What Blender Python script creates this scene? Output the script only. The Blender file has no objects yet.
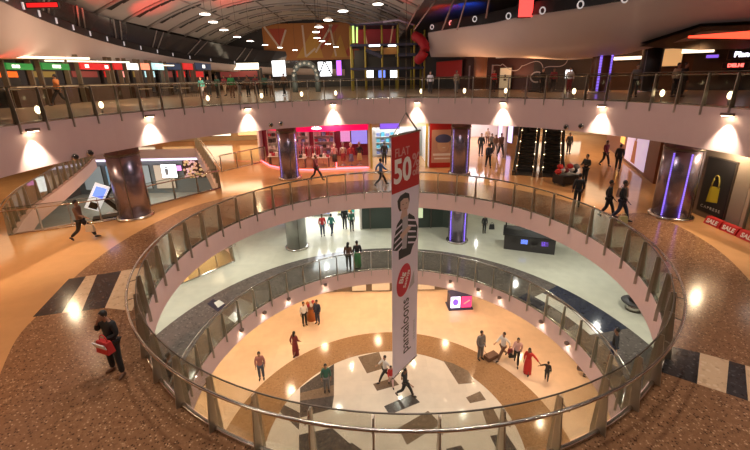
import bpy, bmesh, math, random
from mathutils import Vector, Matrix
from mathutils.geometry import tessellate_polygon
random.seed(7)
sc = bpy.context.scene
COL = sc.collection
PI = math.pi
# ------------------------------------------------------------------ camera model
FPX, PITCH, ROLL, CY, EYE = 376.119, .2946, -.0211, 192.0176, 6.184
cp, sp, cr, sr = math.cos(PITCH), math.sin(PITCH), math.cos(ROLL), math.sin(ROLL)
def ray(px, py):
    x = (px-375)/FPX; y = -(py-CY)/FPX
    x, y = cr*x-sr*y, sr*x+cr*y
    return Vector((x, cp+y*sp, -sp+y*cp))
def P(px, py, z=0.):
    d = ray(px, py); t = (z-EYE)/d.z
    return Vector((d.x*t, d.y*t, z))
def A(px, py, d):
    r = ray(px, py)
    return Vector((r.x/r.y*d, d, EYE+r.z/r.y*d))
cam = bpy.data.cameras.new('camera'); co = bpy.data.objects.new('camera', cam); COL.objects.link(co)
R0 = Vector((1,0,0)); U0 = Vector((0,sp,cp)); F0 = Vector((0,cp,-sp))
rt = cr*R0+sr*U0; up = -sr*R0+cr*U0
M = Matrix((rt, up, -F0)).transposed().to_4x4(); M.translation = Vector((0,0,EYE))
co.matrix_world = M
cam.sensor_width = 36; cam.sensor_fit = 'HORIZONTAL'; cam.lens = FPX/750*36
cam.shift_y = (CY-225)/750
cam.clip_start = .05; cam.clip_end = 300
sc.camera = co
# ------------------------------------------------------------------ materials
MATS = {}
def newmat(name):
    m = bpy.data.materials.new(name); m.use_nodes = True; MATS[name] = m
    nt = m.node_tree; b = nt.nodes['Principled BSDF']; return m, nt, b
def plain(name, col, rough=.5, metal=0., emit=None, es=0., var=.06, scale=6.):
    if name in MATS: return MATS[name]
    m, nt, b = newmat(name)
    n = nt.nodes.new('ShaderNodeTexNoise'); n.inputs['Scale'].default_value = scale; n.inputs['Detail'].default_value = 3
    tc = nt.nodes.new('ShaderNodeTexCoord'); nt.links.new(tc.outputs['Object'], n.inputs['Vector'])
    r = nt.nodes.new('ShaderNodeValToRGB')
    r.color_ramp.elements[0].color = (*[c*(1-var) for c in col], 1); r.color_ramp.elements[1].color = (*[min(1, c*(1+var)) for c in col], 1)
    nt.links.new(n.outputs['Fac'], r.inputs['Fac']); nt.links.new(r.outputs['Color'], b.inputs['Base Color'])
    b.inputs['Roughness'].default_value = rough; b.inputs['Metallic'].default_value = metal
    if emit is not None:
        b.inputs['Emission Color'].default_value = (*emit, 1); b.inputs['Emission Strength'].default_value = es
    return m
def glow(name, col, s): return plain(name, tuple(min(1,c*.8) for c in col), .5, 0, col, s, .02)
def granite(name, base, dark, light, rough=.18, scale=9., amt=.5):
    m, nt, b = newmat(name)
    tc = nt.nodes.new('ShaderNodeTexCoord')
    v = nt.nodes.new('ShaderNodeTexVoronoi'); v.inputs['Scale'].default_value = scale
    n = nt.nodes.new('ShaderNodeTexNoise'); n.inputs['Scale'].default_value = scale*.42; n.inputs['Detail'].default_value = 8; n.inputs['Roughness'].default_value = .8
    nb = nt.nodes.new('ShaderNodeTexNoise'); nb.inputs['Scale'].default_value = .35; nb.inputs['Detail'].default_value = 2
    for q in (v, n, nb): nt.links.new(tc.outputs['Object'], q.inputs['Vector'])
    r = nt.nodes.new('ShaderNodeValToRGB'); e = r.color_ramp.elements
    e[0].position = .36; e[0].color = (*dark, 1); e[1].position = .68; e[1].color = (*light, 1)
    k = e.new(.45); k.color = (*base, 1); k = e.new(.56); k.color = (*base, 1)
    nt.links.new(n.outputs['Fac'], r.inputs['Fac'])
    r2 = nt.nodes.new('ShaderNodeValToRGB'); r2.color_ramp.interpolation = 'CONSTANT'; e = r2.color_ramp.elements
    e[0].position = 0; e[0].color = (*dark, 1); e[1].position = .80; e[1].color = (*light, 1)
    k = e.new(.24); k.color = (*base, 1)
    sep = nt.nodes.new('ShaderNodeSeparateColor'); nt.links.new(v.outputs['Color'], sep.inputs['Color'])
    nt.links.new(sep.outputs['Red'], r2.inputs['Fac'])
    ch = nt.nodes.new('ShaderNodeMapRange'); ch.inputs['From Min'].default_value = .42; ch.inputs['From Max'].default_value = .30
    ch.inputs['To Min'].default_value = 0; ch.inputs['To Max'].default_value = min(1, amt*1.9)
    nt.links.new(v.outputs['Distance'], ch.inputs['Value'])
    mx = nt.nodes.new('ShaderNodeMix'); mx.data_type = 'RGBA'; nt.links.new(ch.outputs['Result'], mx.inputs['Factor'])
    nt.links.new(r.outputs['Color'], mx.inputs['A']); nt.links.new(r2.outputs['Color'], mx.inputs['B'])
    nt.links.new(mx.outputs['Result'], b.inputs['Base Color'])
    b.inputs['Roughness'].default_value = rough
    return m
def stone(name, col, rough=.14, tile=1.2, joint=.93, var=.07):
    m, nt, b = newmat(name)
    tc = nt.nodes.new('ShaderNodeTexCoord')
    br = nt.nodes.new('ShaderNodeTexBrick'); br.offset = 0; br.inputs['Scale'].default_value = 1
    br.inputs['Brick Width'].default_value = tile; br.inputs['Row Height'].default_value = tile; br.inputs['Mortar Size'].default_value = .008
    br.inputs['Color1'].default_value = (*col, 1); br.inputs['Color2'].default_value = (*[c*(1-var) for c in col], 1); br.inputs['Mortar'].default_value = (*[c*joint for c in col], 1)
    n = nt.nodes.new('ShaderNodeTexNoise'); n.inputs['Scale'].default_value = 2.; n.inputs['Detail'].default_value = 5
    for q in (br, n): nt.links.new(tc.outputs['Object'], q.inputs['Vector'])
    mr = nt.nodes.new('ShaderNodeMapRange'); mr.inputs['To Min'].default_value = .86; mr.inputs['To Max'].default_value = 1.08
    nt.links.new(n.outputs['Fac'], mr.inputs['Value'])
    mx = nt.nodes.new('ShaderNodeMix'); mx.data_type = 'RGBA'; mx.blend_type = 'MULTIPLY'; mx.inputs['Factor'].default_value = 1
    nt.links.new(br.outputs['Color'], mx.inputs['A']); nt.links.new(mr.outputs['Result'], mx.inputs['B'])
    nt.links.new(mx.outputs['Result'], b.inputs['Base Color'])
    b.inputs['Roughness'].default_value = rough
    return m
def glass(name, tint=(.80,.84,.80), gloss=.12):
    m, nt, b = newmat(name)
    nt.nodes.remove(b); out = nt.nodes['Material Output']
    t = nt.nodes.new('ShaderNodeBsdfTransparent'); t.inputs['Color'].default_value = (*tint, 1)
    g = nt.nodes.new('ShaderNodeBsdfGlossy'); g.inputs['Roughness'].default_value = .03; g.inputs['Color'].default_value = (.9,.95,.92,1)
    lw = nt.nodes.new('ShaderNodeLayerWeight'); lw.inputs['Blend'].default_value = .25
    mr = nt.nodes.new('ShaderNodeMapRange'); mr.inputs['To Min'].default_value = gloss*.35; mr.inputs['To Max'].default_value = min(1, gloss*7)
    nt.links.new(lw.outputs['Fresnel'], mr.inputs['Value'])
    x = nt.nodes.new('ShaderNodeMixShader')
    nt.links.new(mr.outputs['Result'], x.inputs['Fac']); nt.links.new(t.outputs[0], x.inputs[1]); nt.links.new(g.outputs[0], x.inputs[2]); nt.links.new(x.outputs[0], out.inputs['Surface'])
    return m
FASCIA = plain('pink_plaster', (.78,.58,.57), .6, var=.04, scale=1.5)
WHITE_PL = plain('white_plaster', (.8,.76,.72), .6, var=.03, scale=1.5)
G2 = granite('brown_granite', (.27,.135,.070), (.045,.022,.014), (.62,.38,.22), .17, 21, .45)
B2 = stone('beige_stone', (.66,.35,.155), .10, 1.3)
BK2 = granite('black_granite', (.035,.033,.036), (.012,.012,.013), (.12,.12,.13), .15, 14, .3)
BG2 = granite('cream_granite', (.72,.50,.32), (.5,.32,.2), (.85,.66,.46), .18, 9, .3)
G1 = granite('grey_granite', (.13,.11,.10), (.05,.045,.04), (.26,.23,.2), .10, 9, .35)
B1 = stone('ivory_stone', (.68,.67,.55), .09, 1.3)
NAVY = granite('navy_granite', (.03,.035,.06), (.015,.017,.03), (.07,.075,.11), .10, 12, .3)
W1 = stone('white_stone', (.85,.84,.76), .15, .6)
B0 = stone('peach_stone', (.86,.64,.46), .10, 1.2)
C0 = stone('cream_stone', (.84,.76,.65), .10, .9)
G0 = granite('tan_granite', (.36,.205,.10), (.20,.11,.05), (.52,.33,.17), .16, 20, .35)
D0 = granite('charcoal_granite', (.085,.075,.07), (.04,.037,.035), (.17,.15,.14), .16, 12, .3)
D0B = granite('umber_granite', (.20,.145,.10), (.11,.08,.055), (.3,.23,.17), .16, 12, .3)
CARPET3 = stone('upper_floor_stone', (.62,.46,.30), .2, 1.2)
STEEL = plain('brushed_steel', (.62,.58,.54), .22, 1., var=.08)
DKMETAL = plain('dark_bronze', (.16,.14,.12), .35, .8)
FINM = plain('fin_metal', (.46,.42,.35), .35, .8, var=.1)
PILM = plain('pillar_steel', (.27,.235,.31), .27, .75, var=.12, scale=2)
GLASS = glass('rail_glass', (.90,.91,.88), .04)
SHOPGLASS = glass('shop_glass', (.93,.95,.95), .06)
BLACK = plain('matt_black', (.018,.017,.018), .5)
DARK = plain('dark_panel', (.045,.04,.04), .5)
DKBROWN = plain('dark_brown', (.10,.045,.025), .45)
CREAMW = plain('cream_wall', (.75,.62,.42), .6)
# ------------------------------------------------------------------ mesh builder
class MB:
    def __init__(s): s.v=[]; s.f=[]; s.m=[]; s.mats=[]; s.sm=[]
    def mi(s, m):
        if m is None: return 0
        if m not in s.mats: s.mats.append(m)
        return s.mats.index(m)
    def add(s, vs, fs, m=None, smooth=False):
        o=len(s.v); k=s.mi(m); s.v += [tuple(v) for v in vs]
        for f in fs: s.f.append([o+i for i in f]); s.m.append(k); s.sm.append(smooth)
        return s
    def box(s, c, d, rz=0, m=None, rot=None):
        x,y,z=[q/2 for q in d]; R = rot if rot is not None else Matrix.Rotation(rz,3,'Z'); c=Vector(c)
        vs=[c+R@Vector((a*x,b*y,e*z)) for a in(-1,1) for b in(-1,1) for e in(-1,1)]
        return s.add(vs,[(0,1,3,2),(4,6,7,5),(0,4,5,1),(2,3,7,6),(0,2,6,4),(1,5,7,3)],m)
    def bar(s, a, b, w, h=None, m=None):
        a=Vector(a); b=Vector(b); d=b-a; L=d.length
        q=d.to_track_quat('X','Z').to_matrix()
        return s.box((a+b)/2,(L,w,h or w),m=m,rot=q)
    def tube(s, pts, r, n=8, m=None, closed=False, caps=True):
        pts=[Vector(p) for p in pts]; N=len(pts); rr=r if isinstance(r,(list,tuple)) else [r]*N
        vs=[]; 
        for i,p in enumerate(pts):
            if closed: t=(pts[(i+1)%N]-pts[i-1])
            else: t=pts[min(i+1,N-1)]-pts[max(i-1,0)]
            t.normalize(); u=Vector((0,0,1)) if abs(t.z)<.95 else Vector((1,0,0))
            a=t.cross(u).normalized(); b=t.cross(a)
            vs+=[p+rr[i]*(math.cos(2*PI*k/n)*a+math.sin(2*PI*k/n)*b) for k in range(n)]
        fs=[]
        for i in range(N if closed else N-1):
            j=(i+1)%N
            for k in range(n): fs.append((i*n+k,i*n+(k+1)%n,j*n+(k+1)%n,j*n+k))
        if not closed and caps: fs.append(tuple(range(n))[::-1]); fs.append(tuple((N-1)*n+k for k in range(n)))
        return s.add(vs,fs,m,True)
    def lathe(s, prof, c=(0,0,0), n=24, m=None, smooth=True, sx=1, sy=1):
        c=Vector(c); vs=[]
        for r,z in prof: vs+=[c+Vector((r*sx*math.cos(2*PI*k/n),r*sy*math.sin(2*PI*k/n),z)) for k in range(n)]
        fs=[]
        for i in range(len(prof)-1):
            for k in range(n): fs.append((i*n+k,i*n+(k+1)%n,(i+1)*n+(k+1)%n,(i+1)*n+k))
        fs.append(tuple(range(n))[::-1]); fs.append(tuple((len(prof)-1)*n+k for k in range(n)))
        return s.add(vs,fs,m,smooth)
    def ell(s, c, r, m=None, n=12, k=8, rot=None):
        c=Vector(c); R=rot or Matrix.Identity(3); vs=[]; fs=[]
        for i in range(k+1):
            t=PI*(.02+.96*i/k)
            for j in range(n):
                vs.append(c+R@Vector((r[0]*math.sin(t)*math.cos(2*PI*j/n),r[1]*math.sin(t)*math.sin(2*PI*j/n),r[2]*math.cos(t))))
        for i in range(k):
            for j in range(n): fs.append((i*n+j,i*n+(j+1)%n,(i+1)*n+(j+1)%n,(i+1)*n+j))
        fs.append(tuple(range(n))); fs.append(tuple(k*n+j for j in range(n))[::-1])
        return s.add(vs,fs,m,True)
    def poly(s, pts, z0, z1, m=None):   # convex/concave prism
        tri=tessellate_polygon([[Vector((p[0],p[1],0)) for p in pts]]); n=len(pts)
        vs=[(p[0],p[1],z1) for p in pts]+[(p[0],p[1],z0) for p in pts]
        fs=[tuple(t) for t in tri]+[tuple(n+i for i in t)[::-1] for t in tri]+[(i,(i+1)%n,n+(i+1)%n,n+i) for i in range(n)]
        return s.add(vs,fs,m)
    def slab(s, loops, z0, z1, m=None, ms=None):
        tri=tessellate_polygon([[Vector((p[0],p[1],0)) for p in l] for l in loops]); pts=[p for l in loops for p in l]; n=len(pts)
        s.add([(p[0],p[1],z1) for p in pts],[tuple(t) for t in tri],m)
        s.add([(p[0],p[1],z0) for p in pts],[tuple(t)[::-1] for t in tri],ms or m)
        for l in loops:
            k=len(l); s.add([(p[0],p[1],z1) for p in l]+[(p[0],p[1],z0) for p in l],[(i,(i+1)%k,k+(i+1)%k,k+i) for i in range(k)],ms or m)
        return s
    def ribbon(s, pts, z0, z1, th, m=None, closed=False):  # vertical curved wall of thickness th (outward = right side)
        N=len(pts); pts=[Vector((p[0],p[1])) for p in pts]; off=[]
        for i in range(N):
            t=(pts[(i+1)%N]-pts[i-1]) if closed else pts[min(i+1,N-1)]-pts[max(i-1,0)]
            t.normalize(); off.append(pts[i]+Vector((t.y,-t.x))*th)
        vs=[]
        for p,q in zip(pts,off): vs+=[(p.x,p.y,z0),(p.x,p.y,z1),(q.x,q.y,z1),(q.x,q.y,z0)]
        fs=[]
        for i in range(N if closed else N-1):
            j=(i+1)%N
            for k in range(4): fs.append((i*4+k,j*4+k,j*4+(k+1)%4,i*4+(k+1)%4))
        if not closed: fs+= [(0,1,2,3),((N-1)*4+3,(N-1)*4+2,(N-1)*4+1,(N-1)*4)]
        return s.add(vs,fs,m)
    def build(s, name, mat=None, parent=None, recalc=True, loc=None):
        me=bpy.data.meshes.new(name); me.from_pydata(s.v,[],s.f)
        if s.mats:
            for q in s.mats: me.materials.append(q)
        elif mat: me.materials.append(mat)
        me.polygons.foreach_set('material_index',s.m); me.polygons.foreach_set('use_smooth',s.sm)
        if recalc:
            b=bmesh.new(); b.from_mesh(me); bmesh.ops.recalc_face_normals(b,faces=b.faces); b.to_mesh(me); b.free()
        me.update()
        o=bpy.data.objects.new(name,me); COL.objects.link(o)
        if loc is not None:      # re-centre on loc
            me.transform(Matrix.Translation(-Vector(loc))); o.location=loc
        if parent: o.parent=parent
        return o
def tag(o, label=None, cat=None, group=None, kind=None):
    if label: o['label']=label
    if cat: o['category']=cat
    if group: o['group']=group
    if kind: o['kind']=kind
    return o
def empty(name, loc, rz=0, label=None, cat=None, group=None):
    o=bpy.data.objects.new(name,None); COL.objects.link(o); o.location=loc; o.rotation_euler=(0,0,rz); o.empty_display_size=.2
    return tag(o,label,cat,group)
def struct(o): o['kind']='structure'; return o
def copy_tree(o, parent=None):
    c=o.copy(); COL.objects.link(c); c.parent=parent
    for ch in list(o.children): copy_tree(ch,c)
    return c
def text_obj(name, s, size, mat, parent, mtx, extrude=.004, bold=0., shear=0., align='CENTER', sx=1.):
    cu=bpy.data.curves.new(name,'FONT'); cu.body=s; cu.size=size; cu.extrude=extrude; cu.offset=bold; cu.shear=shear; cu.align_x=align; cu.align_y='CENTER'
    cu.resolution_u=3
    t=bpy.data.objects.new(name,cu); COL.objects.link(t); bpy.context.view_layer.update()
    me=bpy.data.meshes.new_from_object(t); bpy.data.objects.remove(t)
    me.materials.clear(); me.materials.append(mat)
    me.transform(Matrix.Diagonal((sx,1,1,1))); me.transform(mtx)
    o=bpy.data.objects.new(name,me); COL.objects.link(o)
    if parent: o.parent=parent
    return o
def circ(cx,cy,R,n=128,a0=0,a1=2*PI):
    full=abs(a1-a0-2*PI)<1e-6
    return [(cx+R*math.cos(a0+(a1-a0)*i/(n if full else n-1)), cy+R*math.sin(a0+(a1-a0)*i/(n if full else n-1))) for i in range(n)]
def closed_polar(C, samples, n=160):   # samples: points; interpolates radius around C by angle
    s=sorted((math.atan2(p[1]-C[1],p[0]-C[0])%(2*PI), math.hypot(p[0]-C[0],p[1]-C[1])) for p in samples)
    out=[]
    for i in range(n):
        a=2*PI*i/n; k=0
        while k<len(s) and s[k][0]<a: k+=1
        a0,r0=s[k-1] if k>0 else (s[-1][0]-2*PI,s[-1][1]); a1,r1=s[k] if k<len(s) else (s[0][0]+2*PI,s[0][1])
        t=(a-a0)/max(1e-6,a1-a0); t=t*t*(3-2*t); r=r0+(r1-r0)*t
        out.append((C[0]+r*math.cos(a),C[1]+r*math.sin(a)))
    return out
def refine2(q,k=4):
    out=[]; N=len(q)
    for i in range(N):
        p0,p1,p2,p3=q[i-1],q[i],q[(i+1)%N],q[(i+2)%N]
        for j in range(k):
            t=j/k; out.append(.5*((2*p1)+(p2-p0)*t+(2*p0-5*p1+4*p2-p3)*t*t+(3*p1-p0-3*p2+p3)*t**3))
    return out
# ------------------------------------------------------------------ levels
Z0, Z1, Z2, Z3 = -9.2, -4.6, 0., 4.95
C2=(.67,12.40); R2=7.85
C1=(.69,12.11); R1=7.70
C3=(.32,11.72); R3=11.9
FD=.88
# second opening on the left of the middle levels
V2=[(-11.77,16.95),(-11.8,18.71),(-9.37,21.9),(-11.9,26.7),(-15.2,32.7),(-17.2,36.2),(-27.4,36.2),(-24.6,32.4),(-22.8,28.9),(-21.3,25.8),(-20.3,23.6),(-19.4,21.6),(-18.2,18.8),(-17.0,16.8),(-15.78,15.12),(-13.95,16.42)]
V1=[(-10.93,18.66),(-8.89,21.25),(-10.4,24.3),(-13.5,27.5),(-17,27),(-17,20)]
# L0
mb=MB()
mb.slab([[(-30,-3),(28,-3),(28,40),(-30,40)]],Z0-.3,Z0,B0)
mb.poly(circ(.58,12.4,7.75,128),Z0,Z0+.004,G0)
mb.poly(circ(.58,12.75,5.65,128),Z0,Z0+.008,C0)
def inlay(pts,z,m,h): mb.poly([P(a,b,z) for a,b in pts],z,z+h,m)
quads=[([(358,357),(379,352),(385,368),(367,373.6)],D0B),([(373,384),(393,378),(399,385),(377,391)],D0B),
 ([(384,406.4),(412,394.4),(420,402.4),(389.6,415)],D0),([(398,428.4),(428,411),(441,424),(407,445)],D0B),
 ([(443.5,361),(452,363),(468,371),(475,383),(458.5,384.3)],D0B),([(466,397.6),(480,391.4),(486,400),(470,403.4)],D0B),
 ([(482,410),(493,408),(500,422),(488,429)],D0B),([(490,436),(506,433.5),(517,450),(499,454)],D0),([(446,449),(461,445.5),(468,456),(450,460)],D0),
 ([(349,444),(352,443),(362,450),(352,456)],D0),
 ([(300,388),(312,379),(334,364),(334,385),(300,393)],D0),([(300,393),(334,385),(334,396),(300,401)],D0B),([(300,401),(334,396),(332,409),(300,418)],D0),
 ([(284,405),(300,413),(299,430),(280,412)],D0),([(299,435),(332,428),(350,444),(351,456),(318,466),(299,450)],D0)]
for q,m in quads: inlay(q,Z0,m,.012)
struct(mb.build('floor'))
# L1
mb=MB()
mb.slab([[(-30,-3),(28,-3),(28,40),(-30,40)],circ(*C1,R1)[::-1],V1],Z1-.4,Z1,B1,WHITE_PL)
ga=circ(.55,12.0,10.69,128)
mb.slab([ga,circ(*C1,R1)[::-1]],Z1,Z1+.004,G1)
def ring_sector(C,r0,r1,a0,a1,z,h,m,n=8):
    a0,a1=math.radians(a0),math.radians(a1)
    pts=[(C[0]+r1*math.cos(a0+(a1-a0)*i/n),C[1]+r1*math.sin(a0+(a1-a0)*i/n)) for i in range(n+1)]
    pts+=[(C[0]+r0*math.cos(a1-(a1-a0)*i/n),C[1]+r0*math.sin(a1-(a1-a0)*i/n)) for i in range(n+1)]
    mb.poly(pts,z,z+h,m)
ring_sector((.55,12.0),9.4,10.66,11,32,Z1,.008,NAVY)
ring_sector((.55,12.0),8.75,9.4,11,32,Z1,.008,W1)
ring_sector((.55,12.0),7.9,8.75,14,35,Z1,.008,NAVY)
inlay([(207,304),(213,299),(228,306),(218,312)],Z1,NAVY,.008); inlay([(214,303),(219,300),(224.5,303.5),(218,308)],Z1,W1,.012)
inlay([(228,318),(234,312),(241,316),(235,323)],Z1,W1,.012)
struct(mb.build('floor'))
# L2
mb=MB()
mb.slab([[(-32,-3),(26,-3),(26,46),(-32,46)],circ(*C2,R2)[::-1],V2],-.4,0,B2,WHITE_PL)
edge=[(-10.3,12.78),(-9.56,18.41),(-9.82,13.81),(-10.31,11.51),(-9.72,9.32),(-8.43,7.21),(-6.6,4.8),(12.65,15.02),(12.54,13.34),(11.43,10.16),(10.6,7.6),(8.5,5),(12.24,16.31),(.67,24.1),(5.6,23.3),(9.6,20.6),(-5.5,22.6),(.67,1.2),(5,1.9),(-3,2.0)]
_L=[(-5.6,21.4),(-7.7,20.5)]+[(1.82+(12.2+(.2 if t>205 else 0))*math.cos(math.radians(t)),13.83+(12.2+(.2 if t>205 else 0))*math.sin(math.radians(t))) for t in range(158,262,6)]
_Rr=[(3.6,1.9),(6.2,3.4),(8.5,5.4),(10.2,7.7),(11.43,10.16),(12.15,11.8),(12.54,13.34),(12.65,15.02),(12.3,16.2),(11.0,16.1),(10.1,17.5),(8.8,19.4),(7.0,21.0),(4.6,22.3),(1.0,23.0),(-2.6,22.6)]
ge=[p.xy[:] for p in refine2([Vector((a,b,0)) for a,b in _L+_Rr])]
mb.slab([ge,circ(*C2,R2)[::-1]],0,.004,G2)
inlay([(33,317),(69,279),(86,276.5),(62,313)],0,BK2,.008)
inlay([(86,276.5),(97,275),(82,311),(62,313)],0,BG2,.008)
inlay([(97,275),(121.5,271),(105,308),(82,311)],0,BK2,.008)
inlay([(121.5,271),(152,266),(132,311),(105,308)],0,BG2,.008)
for i,(a,b) in enumerate([(0,1),(1,2),(2,3)]):
    top=[(665,345),(700,353),(729,361),(745,365.5)]; bot=[(657,371),(697,384),(726,393.5),(748,401)]
    inlay([top[a],top[b],bot[b],bot[a]],0,[BK2,BG2,BK2][i],.008)
inlay([(745,365.5),(760,370),(768,408),(748,401)],0,BG2,.008)
struct(mb.build('floor'))
# L3
mb=MB()
_eb=P(524,174); _d=Vector((.40,.917,0)); _r=Vector((.917,-.40,0))
EH=[(_eb+_r*a+_d*b).xy[:] for a,b in ((-.85,4.6),(2.5,4.6),(2.5,9.15),(-.85,9.15))]
mb.slab([[(-50,-3),(40,-3),(40,70),(-50,70)],circ(*C3,R3,160)[::-1],EH],3.45,Z3,CARPET3,FASCIA)
struct(mb.build('floor'))
# fascias
def fascia(C,R,z0,z1,m):
    mb=MB(); mb.ribbon(circ(*C,R,160),z0,z1,.25,m,True); return struct(mb.build('trim_1'))
fascia(C2,R2-.02,-FD,-.005,FASCIA); fascia(C1,R1-.02,Z1-FD,Z1-.005,FASCIA)
mb=MB(); mb.ribbon(V2[::-1],-FD,-.005,.2,FASCIA,True); struct(mb.build('trim_2'))
mb=MB(); mb.ribbon(V1,Z1-FD,Z1-.005,.2,FASCIA,True); struct(mb.build('trim_3'))
# ------------------------------------------------------------------ balustrades
def balustrade(path, z, label, closed=False, n_out=1, fin=.16, zlow=-.3, top=1.21, rail_off=.22, group=None, drop=None, rr=.03):
    """path: list of 2-D post points; glass between, fins at each point; n_out=+1 if the walkway lies left of travel"""
    N=len(path); ctr=path[0]
    root=empty('glass_balustrade',(path[0][0],path[0][1],z),0,label,'balustrade',group)
    o=Vector((path[0][0],path[0][1],z))
    pts=[Vector((p[0],p[1],z)) for p in path]
    nrm=[]
    for i in range(N):
        t=(pts[(i+1)%N]-pts[i-1]) if closed else pts[min(i+1,N-1)]-pts[max(i-1,0)]
        t.normalize(); nrm.append(Vector((-t.y,t.x,0))*n_out)
    hr=[]
    for i in range(N):
        n=nrm[i]; p=pts[i]; j=(i+1)%N
        if drop and drop(p): continue
        fb=MB(); t=Vector((n.y,-n.x,0))*.014
        prof=[(-.10,zlow),(-.02,zlow),(.02,-.0),(fin*.9,.02),(fin*.62,.55),(fin*.3,top-.04),(-.05,top-.04),(-.10,.0)]
        vs=[p+n*a+Vector((0,0,b))+t-o for a,b in prof]+[p+n*a+Vector((0,0,b))-t-o for a,b in prof]; k=len(prof)
        fb.add(vs,[tuple(range(k)),tuple(range(k,2*k))[::-1]]+[(q,(q+1)%k,k+(q+1)%k,k+q) for q in range(k)])
        fo=fb.build('post',FINM,root)
        bb=MB(); hp=p+n*rail_off+Vector((0,0,top-.11))
        bb.tube([p+n*.04+Vector((0,0,top-.14))-o,hp-Vector((0,0,.05))-o,hp-o],.011,6); bb.build('rail_bracket',STEEL,fo)
        if (closed or i<N-1) and not (drop and drop(pts[j])):
            g=MB(); a=p+(pts[j]-p)*.03; b=p+(pts[j]-p)*.97; nn=((nrm[i]+nrm[j])/2).normalized()*.006
            vs=[a-nn-o,b-nn-o,b+nn-o,a+nn-o]; z0=Vector((0,0,.03)); z1=Vector((0,0,top))
            g.add([v+z0 for v in vs]+[v+z1 for v in vs],[(0,1,2,3),(4,5,6,7),(0,1,5,4),(1,2,6,5),(2,3,7,6),(3,0,4,7)])
            g.build('glass_panel',GLASS,root)
    # rails
    def line(off,zz,rad,name,mat):
        if closed and not drop:
            q=[pts[i]+nrm[i]*off+Vector((0,0,zz))-o for i in range(N)]; out=[]
            for i in range(N):
                p0,p1,p2,p3=q[i-1],q[i],q[(i+1)%N],q[(i+2)%N]
                for j in range(3):
                    t=j/3; out.append(.5*((2*p1)+(p2-p0)*t+(2*p0-5*p1+4*p2-p3)*t*t+(3*p1-p0-3*p2+p3)*t**3))
            mbx=MB(); mbx.tube(out,rad,8,closed=True); return mbx.build(name,mat,root)
        runs=[[]]; 
        for i in range(N):
            if drop and drop(pts[i]):
                if runs[-1]: runs.append([])
                continue
            runs[-1].append(i)
        runs=[r for r in runs if len(r)>1]
        mbx=MB()
        if closed and not drop:
            mbx.tube([pts[i]+nrm[i]*off+Vector((0,0,zz))-o for i in range(N)],rad,8,closed=True)
        else:
            if closed and len(runs)>1 and runs[0][0]==0 and runs[-1][-1]==N-1: runs=[runs[-1]+runs[0]]+runs[1:-1]
            for r in runs: mbx.tube([pts[i]+nrm[i]*off+Vector((0,0,zz))-o for i in r],rad,8)
        return mbx.build(name,mat,root)
    line(rail_off,top-.09,rr,'handrail',STEEL)
    line(0,top+.005,.014,'glass_cap',DKMETAL)
    line(.05,.03,.045,'base_channel',STEEL)
    return root
def ringpath(C,R,n,ph=0): return [(C[0]+R*math.cos(2*PI*(i+ph)/n),C[1]+R*math.sin(2*PI*(i+ph)/n)) for i in range(n)]
# outward normal for counter-clockwise path is the right side -> n_out=-1
balustrade(ringpath(C2,R2+.0,48,.25),0,'glass and steel balustrade circling the opening of the middle floor, nearest the camera',True,-1,fin=.2)
balustrade(ringpath(C1,R1+.0,48,.0),Z1,'glass balustrade circling the opening one floor below, above the ground floor',True,-1,fin=.12)
balustrade(ringpath(C3,R3+.02,76,.3),Z3,'glass balustrade along the pink edge of the upper food court floor',True,-1,fin=.12,drop=lambda p:p.y<1.2)
def resample(pts,step):
    out=[]
    for a,b in zip(pts[:-1],pts[1:]):
        a=Vector(a);b=Vector(b); n=max(1,round((b-a).length/step)); out+=[a+(b-a)*i/n for i in range(n)]
    return [tuple(q) for q in out]+[tuple(pts[-1])]
balustrade(resample([V2[i] for i in (6,7,8,9,10,11,12,13)],1.3),0,'long curved balustrade on the white rim of the left side opening',False,-1,fin=.14)
balustrade(resample([V2[13],V2[14],V2[0],V2[1],V2[2]],1.2),0,'straight balustrade behind the left steel pillar, by the leaning screen',False,-1,fin=.1)
balustrade(resample([V2[2],V2[3],V2[4],V2[5]],1.3),0,'receding balustrade beside the gold lit walkway at left',False,-1,fin=.1)
balustrade(resample([P(222,172).xy,P(266,161.5).xy],1.2),0,'short dark railed barrier across the gold walkway left of the magenta shop',False,1,fin=.08)
balustrade(resample([V1[5],V1[0],V1[1],V1[2]],1.2),Z1,'balustrade on the ivory floor below, by the yellow lit opening',False,-1,fin=.1)
# ------------------------------------------------------------------ pillars
LEDM=glow('violet_led',(.28,.16,1.),1.7)
def pillar(x,y,z0,z1,r,label,leds=(),mat=None,ledm=None,group=None,lw=.045):
    root=empty('round_pillar',(x,y,z0),0,label,'pillar',group)
    m=MB(); m.lathe([(r,.12),(r,z1-z0-.02)],n=40); m.build('shaft',mat or PILM,root)
    m=MB(); m.lathe([(r+.12,0),(r+.12,.10),(r+.03,.14),(r+.003,.14)],n=40); m.build('base_ring',STEEL,root)
    m=MB(); m.lathe([(r+.004,z1-z0-.42),(r+.03,z1-z0-.40),(r+.03,z1-z0-.34),(r+.004,z1-z0-.32)],n=40); m.build('collar',DKMETAL,root)
    for a in (0,PI/2,PI,3*PI/2):
        m=MB(); m.box(((r+.001)*math.cos(a+.4),(r+.001)*math.sin(a+.4),(z1-z0)/2),(.012,.03,z1-z0-.3),a+.4); m.build('seam',DKMETAL,root)
    for a in leds:
        m=MB(); k=0; h=.2
        while h<z1-z0-.5:
            m.box(((r+.015)*math.cos(a),(r+.015)*math.sin(a),h),(.03,lw,.05),a); h+=.09
        m.build('light_strip',ledm or LEDM,root)
    return root
def toc(x,y,off): return math.atan2(-y,-x)+off
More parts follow.
